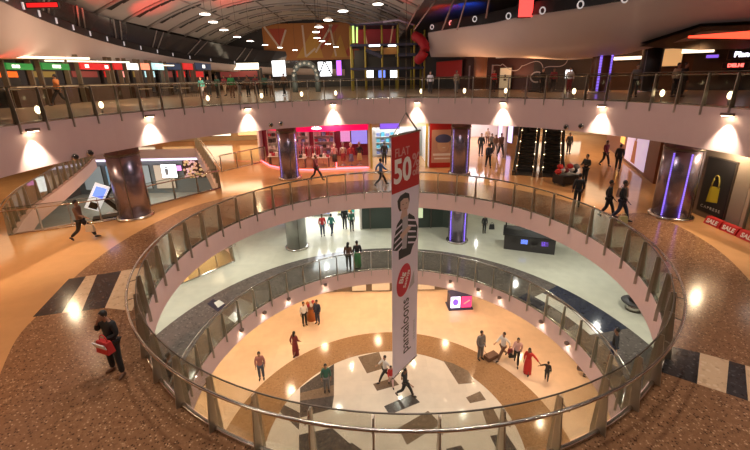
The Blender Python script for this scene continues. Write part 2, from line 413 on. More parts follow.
for (x,y,r,lab,z1,zz,leds) in [
  (-11.6,17.15,.68,'wide steel pillar at left beside the leaning display screen',3.45,0,()),
  (-5.55,23.95,.62,'steel pillar in front of the magenta lit shop',3.45,0,(.9,-.95)),
  (5.63,24.3,.62,'steel pillar with violet lights beside the red portrait poster',3.45,0,(.85,-.8)),
  (13.2,15.75,.72,'stout steel pillar at right with two dotted violet light strips',3.45,0,(.42,-.42))]:
    pillar(x,y,zz,z1,r,lab,[toc(x,y,q) for q in leds],ledm=(LEDM if r>.7 else glow('lilac_led',(.33,.26,.85),.75)))
pillar(-5.3,23.2,Z1,-.4,.66,'plain grey pillar on the ivory floor below the magenta shop',[],plain('grey_pillar',(.33,.34,.32),.35,.4))
pillar(5.55,23.7,Z1,-.4,.62,'pillar on the floor below with two violet strips, behind the balustrade',[toc(5.5,23.5,.85),toc(5.5,23.5,-.8)])
BRN=plain('bronze_pillar',(.16,.07,.04),.4,.3)
pillar(14.75,25.4,Z3,8.75,.6,'dark brown upper floor pillar with two violet light strips',[toc(13.1,23,-.15),toc(13.1,23,.95)],BRN,lw=.14)
pillar(9.3,34,Z3,8.2,.55,'dark brown upper floor pillar by the red shop wall, without lights',[],BRN)
pillar(17.2,24.4,Z3,8.6,.55,'black upper floor pillar at right under the dark soffit',[],BLACK)
# ------------------------------------------------------------------ L3 wash lamps and globes imitating downlight reflections
LAMPM=glow('lamp_face',(1.,.78,.5),30)
spots=[28,150,249,334,417,502,600,728]
def spot(loc,tgt,e,col,ang,blend=.5,size=.06):
    l=bpy.data.lights.new('spot','SPOT'); l.energy=e; l.color=col; l.spot_size=ang; l.spot_blend=blend; l.shadow_soft_size=size
    o=bpy.data.objects.new('spot',l); COL.objects.link(o); o.location=loc; o.rotation_euler=(Vector(tgt)-Vector(loc)).to_track_quat('-Z','Y').to_euler()
    return o
wl=['leftmost','second from left','third from left','fourth from left','fifth, right above the hanging banner','third from right','second from right','rightmost']
for i,px in enumerate(spots):
    r=ray(px,125); az=math.atan2(r.y,r.x)
    # intersect azimuth with ring
    dx,dy=math.cos(az),math.sin(az); b=dx*C3[0]+dy*C3[1]; c=C3[0]**2+C3[1]**2-(R3-.05)**2; t=b+math.sqrt(b*b-c)
    x,y=dx*t,dy*t; a=math.atan2(y-C3[1],x-C3[0])
    root=empty('wall_lamp',(x,y,4.72),a,'lamp glowing down the pink upper fascia, '+wl[i],'lamp','fascia lamps under the upper floor')
    m=MB(); m.box((-.12,0,.04),(.2,.34,.09)); m.build('lamp_housing',plain('lamp_box',(.20,.14,.12),.5),root)
    m=MB(); m.box((-.12,0,-.012),(.14,.28,.012)); m.build('lamp_glass',LAMPM,root)
    ix,iy=-math.cos(a),-math.sin(a)
    spot((x+ix*.22,y+iy*.22,4.66),(x+ix*.02,y+iy*.02,3.4),620,(1,.80,.60),math.radians(72),.9,.05)
GLINT=glow('glint_glow',(1.,.78,.48),5)  # emissive globes added in place of downlight reflections in glass and floor
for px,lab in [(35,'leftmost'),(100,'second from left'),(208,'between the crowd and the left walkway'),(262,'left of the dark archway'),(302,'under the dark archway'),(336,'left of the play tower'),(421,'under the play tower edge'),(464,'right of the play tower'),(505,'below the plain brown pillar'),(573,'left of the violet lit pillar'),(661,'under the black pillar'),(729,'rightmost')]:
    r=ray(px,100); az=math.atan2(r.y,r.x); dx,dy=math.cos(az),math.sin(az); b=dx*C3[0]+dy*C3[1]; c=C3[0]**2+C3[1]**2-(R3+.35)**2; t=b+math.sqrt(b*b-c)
    root=empty('glint_globe',(dx*t,dy*t,Z3),0,'glowing globe imitating downlight reflection on upper floor edge, '+lab,'lamp','reflection globes along the upper balustrade')
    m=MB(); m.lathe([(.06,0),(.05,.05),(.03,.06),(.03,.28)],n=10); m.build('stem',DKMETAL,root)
    m=MB(); m.ell((0,0,.40),(.085,.085,.14)); m.build('globe',GLINT,root)
# round vents with cameras on the fascia
for px,py in [(75,157),(90,153),(271,125),(281,123.5),(566,127),(581,126)]:
    r=ray(px,py); az=math.atan2(r.y,r.x); dx,dy=math.cos(az),math.sin(az); b=dx*C3[0]+dy*C3[1]; c=C3[0]**2+C3[1]**2-(R3-.05)**2; t=b+math.sqrt(b*b-c)
    k=t/math.hypot(r.x,r.y); z=EYE+r.z*k; x,y=dx*t,dy*t; a=math.atan2(y-C3[1],x-C3[0])
    side={75:'left one of the pair above the left pillar',90:'right one of the pair above the left pillar',271:'left one of the pair above the second pillar',281:'right one of the pair above the second pillar',566:'left one of the pair above the escalators',581:'right one of the pair above the escalators'}[px]
    root=empty('security_camera',(x,y,z),a,'round camera dome on the pink fascia, '+side,'camera','dome pairs on the upper fascia')
    m=MB(); m.lathe([(.13,-.02),(.13,.02),(.10,.04)],n=20); o=m.build('trim_ring',STEEL,root); o.data.transform(Matrix.Rotation(-PI/2,4,'Y')); 
    m=MB(); m.ell((-.06,0,0),(.08,.085,.085)); m.build('dome',BLACK,root)
# ------------------------------------------------------------------ hanging banner
RED=plain('print_red',(.50,.018,.02),.5); WPRINT=plain('print_white',(.80,.72,.86),.55,var=.02); INK=plain('print_ink',(.02,.02,.025),.5)
SKINP=plain('print_skin',(.62,.42,.36),.5); WTXT=plain('print_letter_white',(.88,.84,.82),.5); GREYP=plain('print_grey',(.45,.42,.48),.5); OVALR=plain('print_oval_red',(.55,.02,.05),.5)
BL=Vector((.50,11.0,0)); BR=Vector((1.47,12.15,0)); bw=(BR-BL); BW=bw.length; bw.normalize(); bn=bw.cross(Vector((0,0,1)))
ban=empty('hanging_banner',(BL+BR)/2+Vector((0,0,4.49)),0,'tall white and red sale banner hanging in the middle of the atrium','banner')
BO=(BL+BR)/2+Vector((0,0,4.49))
def zb(py,px=405): 
    r=ray(px,py); # intersect banner plane
    t=(bn.dot(BL))/(bn.x*r.x+bn.y*r.y); return EYE+r.z*t
def ub(px,py):
    r=ray(px,py); t=(bn.dot(BL))/(bn.x*r.x+bn.y*r.y); p=r*t; return (p-BL).xy.dot(bw.xy)
def bpt(u,z,off): return BL+bw*u+Vector((0,0,z))+bn*off-BO
ZT,ZB=zb(137,391),zb(378,393)
def bpoly(mb,pts,off,m=None,th=.004):
    n=len(pts); tri=tessellate_polygon([[Vector((a,b,0)) for a,b in pts]])
    vs=[bpt(a,b,off) for a,b in pts]+[bpt(a,b,off-th) for a,b in pts]
    mb.add(vs,[tuple(t) for t in tri]+[tuple(n+i for i in t)[::-1] for t in tri]+[(i,(i+1)%n,n+(i+1)%n,n+i) for i in range(n)],m)
m=MB(); bpoly(m,[(0,ZB),(BW,ZB),(BW,ZT),(0,ZT)],.01,th=.02); cl=m.build('cloth',WPRINT,ban)
m=MB(); bpoly(m,[(0.005,zb(195,391)),(BW-.005,zb(195,391)),(BW-.005,ZT-.01),(0.005,ZT-.01)],.014); m.build('red_panel',RED,ban)
for z,nm in ((ZT+.02,'top_rail'),(ZB-.02,'bottom_rail')):
    m=MB(); m.tube([bpt(-.04,z,0),bpt(BW+.04,z,0)],.035,8); m.build(nm,STEEL,ban)
m=MB(); apx=bpt(BW*.5,zb(113),0); m.tube([bpt(.08,ZT+.02,0),apx],.012,6); m.tube([bpt(BW-.1,ZT+.02,0),apx],.028,6); m.tube([apx,apx+Vector((0,0,8.6))],.010,6); m.build('suspension_cable',DKMETAL,ban)
def btext(s,size,u,z,mat,name,rot=0,bold=.012,sx=1,align='CENTER'):
    Mx=Matrix((bw,Vector((0,0,1)),bn)).transposed().to_4x4(); Mx.translation=bpt(u,z,.020)
    return text_obj(name,s,size,mat,ban,Mx@Matrix.Rotation(rot,4,'Z'),.002,bold,align=align,sx=sx)
def bfit(s_,u,z,mat,name,W,Hh,rot=0,bold=.01):
    o=btext(s_,1.,0,0,mat,name,0,bold); me=o.data; Mi=Matrix((bw,Vector((0,0,1)),bn)).transposed().to_4x4(); Mi.translation=bpt(0,0,.020)
    me.transform(Mi.inverted()); xs=[v.co.x for v in me.vertices]; ys=[v.co.y for v in me.vertices]
    cx,cy_=(max(xs)+min(xs))/2,(max(ys)+min(ys))/2
    me.transform(Matrix.Diagonal((W/(max(xs)-min(xs)),Hh/(max(ys)-min(ys)),1,1))@Matrix.Translation((-cx,-cy_,0)))
    M2=Mi.copy(); M2.translation=bpt(u,z,.020); me.transform(M2@Matrix.Rotation(rot,4,'Z')); return o
bfit('FLAT',BW*.37,zb(151.5,402),plain('print_pale_red',(.62,.30,.28),.5),'lettering_flat',BW*.50,.26)
bfit('50',BW*.38,zb(170,402),WTXT,'lettering_fifty',BW*.62,.80,0,.03)
btext('%',.62,BW*.86,zb(160.5,414),plain('print_pale_red',(.62,.30,.28),.5),'lettering_percent')
btext('off',.36,BW*.86,zb(171.5,414),plain('print_pale_red',(.62,.30,.28),.5),'lettering_off')
bfit('pantaloons',BW*.52,(zb(299)+zb(352))/2,INK,'lettering_brand',zb(299)-zb(352),.62,PI/2,.0)
btext('SALE WINTER',.14,BW*.86,zb(330,412),GREYP,'lettering_small',rot=PI/2,bold=.0)
# oval badge
cu,cz=BW*.43,zb(281,402); m=MB(); bpoly(m,[(cu+.40*math.cos(t)*math.cos(-.25)-.60*math.sin(t)*math.sin(-.25),cz+.40*math.cos(t)*math.sin(-.25)+.60*math.sin(t)*math.cos(-.25)) for t in [2*PI*i/36 for i in range(36)]],.016); ov=m.build('oval_badge',OVALR,ban)
btext('Big',.34,cu-.10,cz+.12,WTXT,'lettering_oval',rot=1.15,bold=.008); btext('Savings',.23,cu+.16,cz-.02,WTXT,'lettering_oval',rot=1.15,bold=.004)
m=MB(); bpoly(m,[(BW*.62,zb(292)),(BW*.86,zb(289)),(BW*.84,zb(276)),(BW*.74,zb(283))],.015); m.build('grey_mark',GREYP,ban)
# portrait print (a plain generic model in a striped jacket)
U_=BW*.48
def Z_(t): return zb(193)+(zb(257)-zb(193))*t     # t 0 top of hair .. 1 hem
m=MB(); k=(zb(193)-zb(257))
def pp(lst,mat,off): bpoly(m,[(U_+a*k*1.35,Z_(b)) for a,b in lst],off,mat)
pp([(-.13,.17),(-.14,.07),(-.09,.01),(0,-.01),(.07,.03),(.08,.12),(.06,.2),(-.10,.24)],INK,.015)
pp([(-.09,.10),(-.03,.07),(.05,.09),(.065,.17),(.05,.24),(.0,.29),(-.05,.27),(-.09,.2)],SKINP,.018)
pp([(-.06,.25),(.03,.25),(.04,.36),(-.04,.40),(-.09,.34)],SKINP,.017)
pp([(-.07,.34),(-.15,.42),(-.20,.60),(-.22,.78),(-.12,.84),(-.12,.98),(.10,1.0),(.14,.90),(.22,.80),(.24,.62),(.17,.42),(.07,.33),(0,.42)],INK,.016)
pp([(-.05,.36),(.05,.35),(.04,.62),(.02,.86),(-.06,.84),(-.06,.6)],GREYP,.018)
for a in range(5):
    y=.46+.09*a
    pp([(-.19,y+.02),(-.06,y-.035),(-.06,y-.01),(-.20,y+.05)],WPRINT,.020)
    pp([(.05,y-.05),(.20,y+.02),(.21,y+.05),(.05,y-.02)],WPRINT,.020)
pp([(-.10,.60),(.06,.52),(.11,.57),(-.06,.68)],SKINP,.021)
for a,b in ((-.045,.155),(.02,.155)): pp([(a-.014,b),(a,b-.008),(a+.014,b),(a,b+.006)],INK,.021)
pp([(-.03,.225),(.02,.222),(.01,.235),(-.02,.236)],plain('print_lip',(.4,.12,.12),.5),.021)
m.build('portrait_print',None,ban)
# ------------------------------------------------------------------ shops
def area(loc,tgt,e,col,sx,sy=None,shape='RECTANGLE',spread=None):
    l=bpy.data.lights.new('area','AREA'); l.energy=e; l.color=col; l.shape=shape if sy is None or shape!='RECTANGLE' else 'RECTANGLE'; l.size=sx
    if sy is not None: l.size_y=sy
    else: l.shape='DISK' if shape=='DISK' else 'SQUARE'
    if spread: l.spread=spread
    o=bpy.data.objects.new('area',l); COL.objects.link(o); o.location=loc; o.rotation_euler=(Vector(tgt)-Vector(loc)).to_track_quat('-Z','Y').to_euler(); return o
def wall(a,b,z0,z1,m,th=.15,name='wall_back'):
    mb=MB(); a=Vector((a[0],a[1],0)); b=Vector((b[0],b[1],0)); mb.bar(a+Vector((0,0,(z0+z1)/2)),b+Vector((0,0,(z0+z1)/2)),th,z1-z0,m); return struct(mb.build(name))
def lightbox(name,c,w,h,rz,mat,label,cat='sign',group=None,frame=DKMETAL,th=.10,parts=None,text=None,tmat=None,tsize=.3,bold=.01,lab=None):
    root=empty(name,c,rz,label,cat,group)
    m=MB(); m.box((0,0,0),(w+.08,th,h+.08)); m.build('frame',frame,root)
    m=MB(); m.box((0,-th/2-.005,0),(w,.02,h)); m.build('panel',mat,root)
    if parts:
        for nm,pm,lst in parts:
            m=MB(); 
            for (x,z,ww,hh) in lst: m.box((x*w/2,-th/2-.022,z*h/2),(ww*w/2,.014,hh*h/2))
            m.build(nm,pm,root)
    if text:
        Mx=Matrix.Translation(Vector((0,-th/2-.03,0)))@Matrix.Rotation(PI/2,4,'X')
        text_obj('lettering',text,tsize,tmat,root,Mx,.008,bold)
    return root
WARM=(1,.74,.45); COOL=(.88,.95,1.); NEUT=(1,.93,.82)
MAG=glow('magenta_glow',(.9,.0,.10),.75); PINKW=plain('pink_wall',(.30,.03,.07),.5); HOT=glow('neon_red',(1,.10,.12),5)
GLW=glow('white_glow',(.92,.96,1),3.2); GLCR=glow('cream_glow',(1,.85,.6),2.2); PURP=glow('purple_glow',(.18,.08,.6),1.6)
YEL=plain('yellow_post',(.62,.50,.12),.4)
# magenta shop
wall((-9.3,31.2),(-.4,31.2),0,3.4,PINKW); wall((-.35,26.5),(-.35,31.2),0,3.4,WHITE_PL,name='wall_side'); wall((-9.3,31.2),(-9.1,29.6),0,3.4,WHITE_PL,name='wall_side')
area((-4.5,28.5,3.35),(-4.5,28.5,0),95,(1,.50,.52),6,2.5)
front=[(-9.0,29.5),(-7.8,27.6),(-6.3,26.35),(-4.6,25.95),(-2.5,26.1),(-.4,26.3)]
m=MB(); m.ribbon(front[::-1],2.72,3.42,.12); tag(m.build('shop_sign',MAG),'long magenta lit fascia above the shop with pink racks','sign')
m=MB(); m.tube([(x,y-.05,.06) for x,y in front],.05,6); tag(m.build('neon_strip',HOT),'red neon line along the floor in front of the pink shop','light')
def logo(c,s,rz,mat,label):
    root=empty('shop_logo',c,rz,label,'logo')
    m=MB()
    for a in range(-3,4):
        t=a*.42; m.bar((0,0,-.2*s),(math.sin(t)*s,-.01,-.2*s+math.cos(t)*s*.6),.06*s,.16*s)
    m.build('rays',mat,root); return root
logo((-3.9,25.80,2.98),.36,0,glow('logo_white',(1,.8,.8),3),'white fan shaped logo glowing on the magenta fascia')
cols=[(.7,.65,.62),(.05,.04,.04),(.5,.05,.08),(.12,.05,.18),(.75,.7,.3),(.2,.25,.5),(.6,.3,.35),(.3,.12,.06)]
CM=[plain('goods_%s'%n,c,.6) for n,c in zip(['white','black','red','plum','yellow','blue','rose','brown'],cols)]
SHELF=plain('shelf_white',(.7,.66,.62),.4)
def shelfunit(x,y,z,w,h,rz,label,rows=4,per=5,group=None,mats=CM,goods=True,glabel=''):
    root=empty('display_shelf',(x,y,z),rz,label,'shelf',group)
    for s in (-1,1):
        m=MB(); m.box((s*w/2,0,h/2),(.05,.4,h)); m.build('side_panel',SHELF,root)
    m=MB(); m.box((0,.19,h/2),(w,.02,h)); m.build('back_panel',SHELF,root)
    for r in range(rows):
        zz=.25+r*(h-.3)/rows; m=MB(); m.box((0,0,zz),(w-.05,.38,.03)); m.build('shelf_board',SHELF,root)
        if goods:
            for k in range(per):
                xx=-w/2+(k+.5)*w/per; hh=random.uniform(.16,.30); ww=w/per*.72
                lx=x+xx*math.cos(rz)+.02*math.sin(rz); ly=y+xx*math.sin(rz)-.02*math.cos(rz)
                g=MB(); g.box((0,0,hh/2),(ww,.26,hh)); g.box((0,0,hh+.012),(ww*1.04,.28,.024))
                o=g.build('display_box',random.choice(mats)); o.location=(lx,ly,z+zz+.016); o.rotation_euler.z=rz
                tag(o,glabel,'box',glabel)
    return root
for i,(x,w,lb) in enumerate([(-7.9,1.6,'left'),(-6.1,1.5,'middle'),(-4.1,1.6,'right')]):
    shelfunit(x,30.9,0,w,2.3,0,'pale display shelf at the back of the pink shop, '+lb,4,5,mats=[CM[0],CM[2],CM[6],CM[5],CM[1]],glabel='small goods box on the shelves of the pink shop')
def mannequin(x,y,z,rz,top,bot,label,group=None,h=1.0):
    root=empty('mannequin',(x,y,z),rz,label,'mannequin',group)
    W_=plain('mannequin_white',(.8,.78,.76),.35)
    m=MB(); m.lathe([(.22,0),(.22,.03),(.02,.05),(.015,.4)],n=12); m.build('stand',STEEL,root)
    m=MB(); m.lathe([(.02,1.42),(.075,1.47),(.10,1.58),(.09,1.68),(.03,1.74)],n=12,sy=1.15); m.lathe([(.05,1.34),(.045,1.44)],n=8); m.build('head',W_,root)
    m=MB(); m.lathe([(.15,.86),(.13,1.0),(.17,1.2),(.18,1.3),(.07,1.38)],n=14,sy=.6)
    for s in (-1,1): m.tube([(s*.18,0,1.3),(s*.23,.02,1.05),(s*.24,-.06,.82)],[.05,.04,.03],8)
    m.build('garment_top',top,root)
    m=MB(); m.lathe([(.20,.35),(.16,.7),(.14,.9)],n=14,sy=.7); m.build('garment_skirt',bot,root)
    return root
mq=[(-2.9,27.2,6,1),(-2.3,27.5,0,2),(-1.7,27.2,2,5),(-1.1,27.5,1,4),(-7.2,28.6,0,6),(-6.4,28.0,3,0)]
for i,(x,y,a,b) in enumerate(mq): mannequin(x,y,0,0,CM[a],CM[b],'dressed white mannequin in the window of the pink lit shop','window mannequins in the pink shop')
def rail(x,y,z,rz,label,n=9,mats=CM,w=1.5):
    root=empty('clothes_rail',(x,y,z),rz,label,'clothes rail')
    m=MB()
    for s in (-1,1): m.tube([(s*w/2,0,0),(s*w/2,0,1.4)],.018,6); m.tube([(s*w/2,-.22,.03),(s*w/2,.22,.03)],.018,6)
    m.build('stand',STEEL,root); m=MB(); m.tube([(-w/2,0,1.4),(w/2,0,1.4)],.018,6); m.build('cross_bar',STEEL,root)
    for k in range(n):
        g=MB(); xx=-w/2+.1+(w-.2)*k/(n-1); hh=random.uniform(.7,.95)
        g.add([(xx-.03,-.05,1.38),(xx+.03,-.05,1.38),(xx+.03,.05,1.38),(xx-.03,.05,1.38),(xx-.035,-.22,1.26),(xx+.035,-.22,1.26),(xx+.035,.22,1.26),(xx-.035,.22,1.26),(xx-.045,-.2,1.38-hh),(xx+.045,-.2,1.38-hh),(xx+.045,.2,1.38-hh),(xx-.045,.2,1.38-hh)],
          [(0,1,2,3),(8,9,10,11)]+[(a+i,a+(i+1)%4,a+4+(i+1)%4,a+4+i) for a in (0,4) for i in range(4)])
        o=g.build('hanging_garment',random.choice(mats)); o.location=(x,y,z); o.rotation_euler.z=rz; tag(o,'garment hanging on the '+label,'garment','garments on the '+label)
    return root
rail(-4.6,27.9,0,0,'front clothes rail in the pink shop',mats=[CM[0],CM[6],CM[2]])
rail(-6.3,29.3,0,.2,'rear clothes rail in the pink shop',mats=[CM[6],CM[2],CM[3]])
for k in range(7):
    x=-8.4+k*.72; root=empty('hat_stand',(x,30.9,2.36),0,'pale hat on a display head on top of the pink shop shelves','hat','hats along the top of the pink shop shelves')
    m=MB(); m.lathe([(.07,0),(.08,.12),(.09,.2)],n=10); m.build('display_head',SHELF,root); m=MB(); m.lathe([(.24,.2),(.16,.24),(.13,.38),(.02,.42)],n=14); m.build('hat',[CM[0],CM[0],CM[7]][k%3],root)
for k,(x,y) in enumerate([(-7.3,27.9),(-5.6,27.0),(-3.9,27.1)]):
    root=empty('display_table',(x,y,0),0,'low table of folded clothes in the pink shop, '+['left','middle','right'][k],'table')
    m=MB(); m.box((0,0,.72),(1.3,.6,.05)); m.build('tabletop',SHELF,root)
    for a in (-1,1):
        m=MB(); m.box((a*.55,0,.35),(.06,.5,.7)); m.build('leg',DKMETAL,root)
    for j in range(5):
        hh=.12+.05*((j+k)%3); m=MB()
        for q_ in range(4): m.box((0,0,hh*(q_+.5)/4),(.2,.32-.01*q_,hh/4*.9))
        o=m.build('folded_clothes',[CM[0],CM[2],CM[0],CM[6],CM[1]][(j+k)%5]); o.location=(x-.5+j*.25,y,.746); tag(o,'pile of folded clothes on the low tables of the pink shop','clothes','folded piles on the pink shop tables')
lightbox('lit_showcase',(-1.2,31.0,1.9),1.3,1.8,0,glow('showcase_violet',(.35,.30,.95),.9),'violet blue lit showcase at the right back of the pink shop','window')
lightbox('lit_showcase',(-2.35,31.0,2.0),.8,1.6,0,glow('showcase_rose',(.8,.35,.7),.8),'rosy lit showcase at the back of the pink shop','window')
# bright white shop
wall((-.2,30.5),(4.0,30.5),0,3.4,WHITE_PL); wall((3.95,26.3),(3.95,30.5),0,3.4,WHITE_PL,name='wall_side')
area((1.9,28.3,3.35),(1.9,28.3,0),200,COOL,3.2,2.5)
m=MB(); m.box((1.9,26.35,3.15),(4.2,.2,.5)); struct(m.build('trim_4',WHITE_PL))
lightbox('shop_sign',(1.1,26.1,3.1),1.3,.55,0,PURP,'dark violet shop sign behind the banner top','sign')
for x in (-.2,3.7):
    m=MB(); m.box((0,0,1.7),(.16,.16,3.4)); tag(m.build('shop_post',YEL,loc=None),'yellow edged post '+('left' if x<0 else 'right')+' of the bright white shop','post').location=(x,26.2,0)
shelfunit(.9,30.2,0,1.5,2.2,0,'blue goods shelf in the bright white shop, left of the banner',4,4,mats=[CM[5],plain('goods_cyan',(.1,.45,.6),.5)],glabel='blue goods box in the bright white shop')
shelfunit(3.0,30.2,0,1.2,2.2,0,'pale shelf in the bright white shop, right of the banner',4,4,mats=[CM[5],CM[0]],glabel='pale goods box in the bright white shop')
m=MB(); m.box((2.9,26.3,1.5),(1.6,.03,3.0)); tag(m.build('shop_window',SHOPGLASS),'clear glass window of the bright white shop','window')
m=MB(); m.box((-1.6,26.35,1.35),(2.3,.03,2.7)); tag(m.build('shop_window',SHOPGLASS),'glass window with a red lit base, right end of pink shop','window')
m=MB(); m.tube([(-2.7,26.2,.08),(-.5,26.25,.08)],.05,6); m.tube([(-2.7,26.2,.08),(-2.7,26.2,.5)],.04,6); tag(m.build('neon_strip',HOT),'bright red line framing the foot of the shop window','light')
# poster by the pillar
po=empty('wall_poster',(4.75,25.95,1.58),0,'red framed poster of a face in a blue hat beside the violet pillar','poster')
m=MB(); m.box((0,.03,0),(1.75,.08,3.1)); m.build('backing',RED,po)
m=MB(); m.box((0,-.02,-.05),(1.5,.02,2.3)); m.build('print',plain('poster_pink',(.62,.38,.30),.5),po)
m=MB(); m.ell((.05,-.035,.05),(.42,.012,.5),n=20,k=12); m.build('face',plain('poster_face',(.72,.50,.38),.5),po)
m=MB(); m.ell((.05,-.04,.48),(.55,.012,.32),n=20,k=10); m.build('hat',plain('poster_blue',(.10,.12,.30),.5),po)
m=MB(); m.box((0,-.04,-.62),(1.3,.012,.16)); m.box((0,-.04,-.9),(1.1,.012,.1)); m.box((.1,-.05,-.13),(.2,.012,.05)); m.build('caption_bars',WTXT,po)
wall((3.9,26.1),(6.3,26.1),0,3.4,DKBROWN)
# corridor
wall((6.3,26.1),(6.9,40),0,3.4,plain('corridor_wall',(.6,.45,.34),.4),name='wall_left'); wall((10.1,28.5),(13.2,40),0,3.4,plain('corridor_wall_r',(.5,.42,.5),.4),name='wall_right'); wall((6.9,40),(13.2,40),0,3.4,WHITE_PL)
area((8.6,30,3.35),(8.6,30,0),70,WARM,1.6,4); area((9.6,36.5,3.35),(9.6,36.5,0),330,(1,.9,.98),3,5)
for k in range(3):
    lightbox('lit_showcase',(6.55+k*.13,28+k*3.2,1.6),1.6,2.0,PI/2-.05,GLCR if k%2 else GLW,'lit shop window along the corridor, '+['nearest','middle','farthest'][k]+' of three','window')
lightbox('lit_showcase',(11.6,33,1.7),2.0,2.2,-PI/2+.27,glow('lilac_glow',(.75,.6,1),1.8),'lilac lit shop window on the right of the crowded corridor','window')
# escalators
ESC_D=Vector((.40,.917,0)); ESC_R=Vector((.917,-.40,0)); ea=math.atan2(ESC_D.y,ESC_D.x)-PI/2
def escalator(base,label):
    root=empty('escalator',base,ea,label,'escalator','escalators rising to the upper floor')
    sl=math.tan(math.radians(30)); H=4.95; run=H/sl
    m=MB()
    for k in range(26):
        y=.6+k*run/26; z=(k+1)*H/26; m.box((0,y+run/52,z-.12),(1.0,run/26+.01,.24))
    m.box((0,.1,.0+.01),(1.0,1.0,.03)); m.build('steps',plain('step_dark',(.05,.045,.045),.4,.5),root)
    m=MB()
    for k in range(26):
        y=.6+k*run/26; z=(k+1)*H/26; m.box((0,y+.012,z-.012),(.98,.02,.015))
    m.build('step_edges',plain('step_edge',(.28,.22,.16),.4,.6),root)
    for s in (-1,1):
        m=MB(); x=s*.62
        pr=[(-.6,.0),(.3,.0),(run+.4,H-.1),(run+.4,H+.35),(.4,.35),(-.6,.3)]
        vs=[(x-.1,a,b) for a,b in pr]+[(x+.1,a,b) for a,b in pr]; n=6
        m.add(vs,[tuple(range(n)),tuple(range(n,2*n))[::-1]]+[(i,(i+1)%n,n+(i+1)%n,n+i) for i in range(n)]); m.build('side_skirt',DKMETAL,root)
        m=MB(); pr=[(-.5,.3),(.45,.35),(run+.2,H+.3),(run+.2,H+.95),(.3,.98),(-.5,.9)]
        vs=[(x-.01,a,b) for a,b in pr]+[(x+.01,a,b) for a,b in pr]
        m.add(vs,[tuple(range(n)),tuple(range(n,2*n))[::-1]]+[(i,(i+1)%n,n+(i+1)%n,n+i) for i in range(n)]); m.build('glass_side',GLASS,root)
        m=MB(); m.tube([(x,-.3,.25),(x,-.62,.5),(x,-.62,.8),(x,-.4,.96),(x,.3,1.0),(x,run+.2,H+.98)],.04,8); m.build('handrail',BLACK,root)
        m=MB()
        for k in range(7): m.ell((x-s*.12,.5+k*1.1,.42+k*1.1*sl),(.03,.06,.03),n=8,k=5)
        m.build('skirt_lights',glow('skirt_light',(1,.75,.4),8),root)
    return root
eb=P(524,174); escalator(eb-Vector((0,0,0)),'dark escalator rising away, nearer the crowded corridor')
escalator(eb+ESC_R*1.6,'dark escalator rising away, nearer the luggage cart')
# right hall behind escalators
wall((15.4,40),(30,40),0,3.4,CREAMW); area((17.5,31,3.35),(17.5,31,0),200,WARM,4,8); area((19,38,3.3),(19,38,0),160,NEUT,4,2)
lightbox('storefront',(19.5,39.7,1.4),5,1.3,0,glow('shopwhite',(1,.9,.7),1.6),'bright shop front at the far end of the right hall','shop front')
wp,wq=P(624,160),P(652,182)
wd=(wq-wp); wa=math.atan2(wd.y,wd.x); wall((wp-wd.normalized()*6).xy,(wq+wd.normalized()*.4).xy,0,3.4,plain('terracotta_wall',(.22,.07,.04),.5),name='wall_right')
pm_=(P(627,161)+P(645,176))/2; nn=Vector((math.sin(wa),-math.cos(wa),0))
po=empty('wall_poster',pm_+nn*.12+Vector((0,0,1.5)),wa,'large pastel fashion poster on the terracotta wall of the right hall','poster')
L=(P(627,161)-P(645,176)).length
m=MB(); m.box((0,0,0),(L+.15,.06,2.75)); m.build('frame',DKMETAL,po)
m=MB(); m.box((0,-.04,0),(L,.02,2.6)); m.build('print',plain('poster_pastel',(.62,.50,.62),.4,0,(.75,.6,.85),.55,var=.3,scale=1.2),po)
m=MB(); m.ell((-.2,-.055,.6),(.22,.01,.3)); m.add([(-.5,-.06,.3),(.1,-.06,.3),(.3,-.06,-1.2),(-.7,-.06,-1.2)],[(0,1,2,3)]); m.build('figure_print',plain('poster_peach',(.75,.35,.2),.5),po)
po=empty('wall_poster',pm_+nn*.12-wd.normalized()*(L*.5+1.2)+Vector((0,0,1.5)),wa,'dark red and yellow poster deeper in the right hall','poster')
m=MB(); m.box((0,0,0),(1.6,.06,2.6)); m.build('frame',RED,po); m=MB(); m.box((0,-.04,.2),(1.2,.02,1.2)); m.build('print',glow('poster_yellow',(1,.6,.15),.8),po)
# right shop wall (x ~ 14.4)
def B(px,py,X=14.35):
    r=ray(px,py); t=X/r.x; return Vector((X,r.y*t,EYE+r.z*t))
WX=14.45
TAUPE=plain('taupe_wall',(.27,.22,.18),.4)
wall((WX+.1,17.6),(WX+.1,13.9),0,3.4,TAUPE,name='wall_right')
wall((WX+3,17.6),(WX+3,5),0,3.4,TAUPE,name='wall_right'); wall((WX,17.6),(WX+3,17.6),0,3.4,TAUPE); 
area((WX+1.5,11,3.35),(WX+1.5,11,0),110,NEUT,2,5)
tl,tr2,br,bl=B(708,159),B(736,161),B(721.7,216.7),B(695,211)
yc=(tl.y+tr2.y+br.y+bl.y)/4; wy=abs(tl.y-tr2.y)*.5+abs(bl.y-br.y)*.5; zc=(tl.z+tr2.z+br.z+bl.z)/4; hz=(tl.z+tr2.z-br.z-bl.z)/2
po=empty('wall_poster',(WX-.02,yc,zc),-PI/2,'black poster of a yellow handbag beside the stout violet pillar','poster')
m=MB(); m.box((0,0,0),(wy+.1,.06,hz+.1)); m.build('frame',DKMETAL,po)
m=MB(); m.box((0,-.04,0),(wy,.02,hz)); m.build('print',BLACK,po)
m=MB(); s=wy*.5; m.add([(-.42*s,-.06,-.30*hz),(.42*s,-.06,-.26*hz),(.36*s,-.06,.02*hz),(-.34*s,-.06,.0*hz)],[(0,1,2,3)]); m.build('handbag_print',plain('bag_yellow',(.55,.45,.03),.5),po)
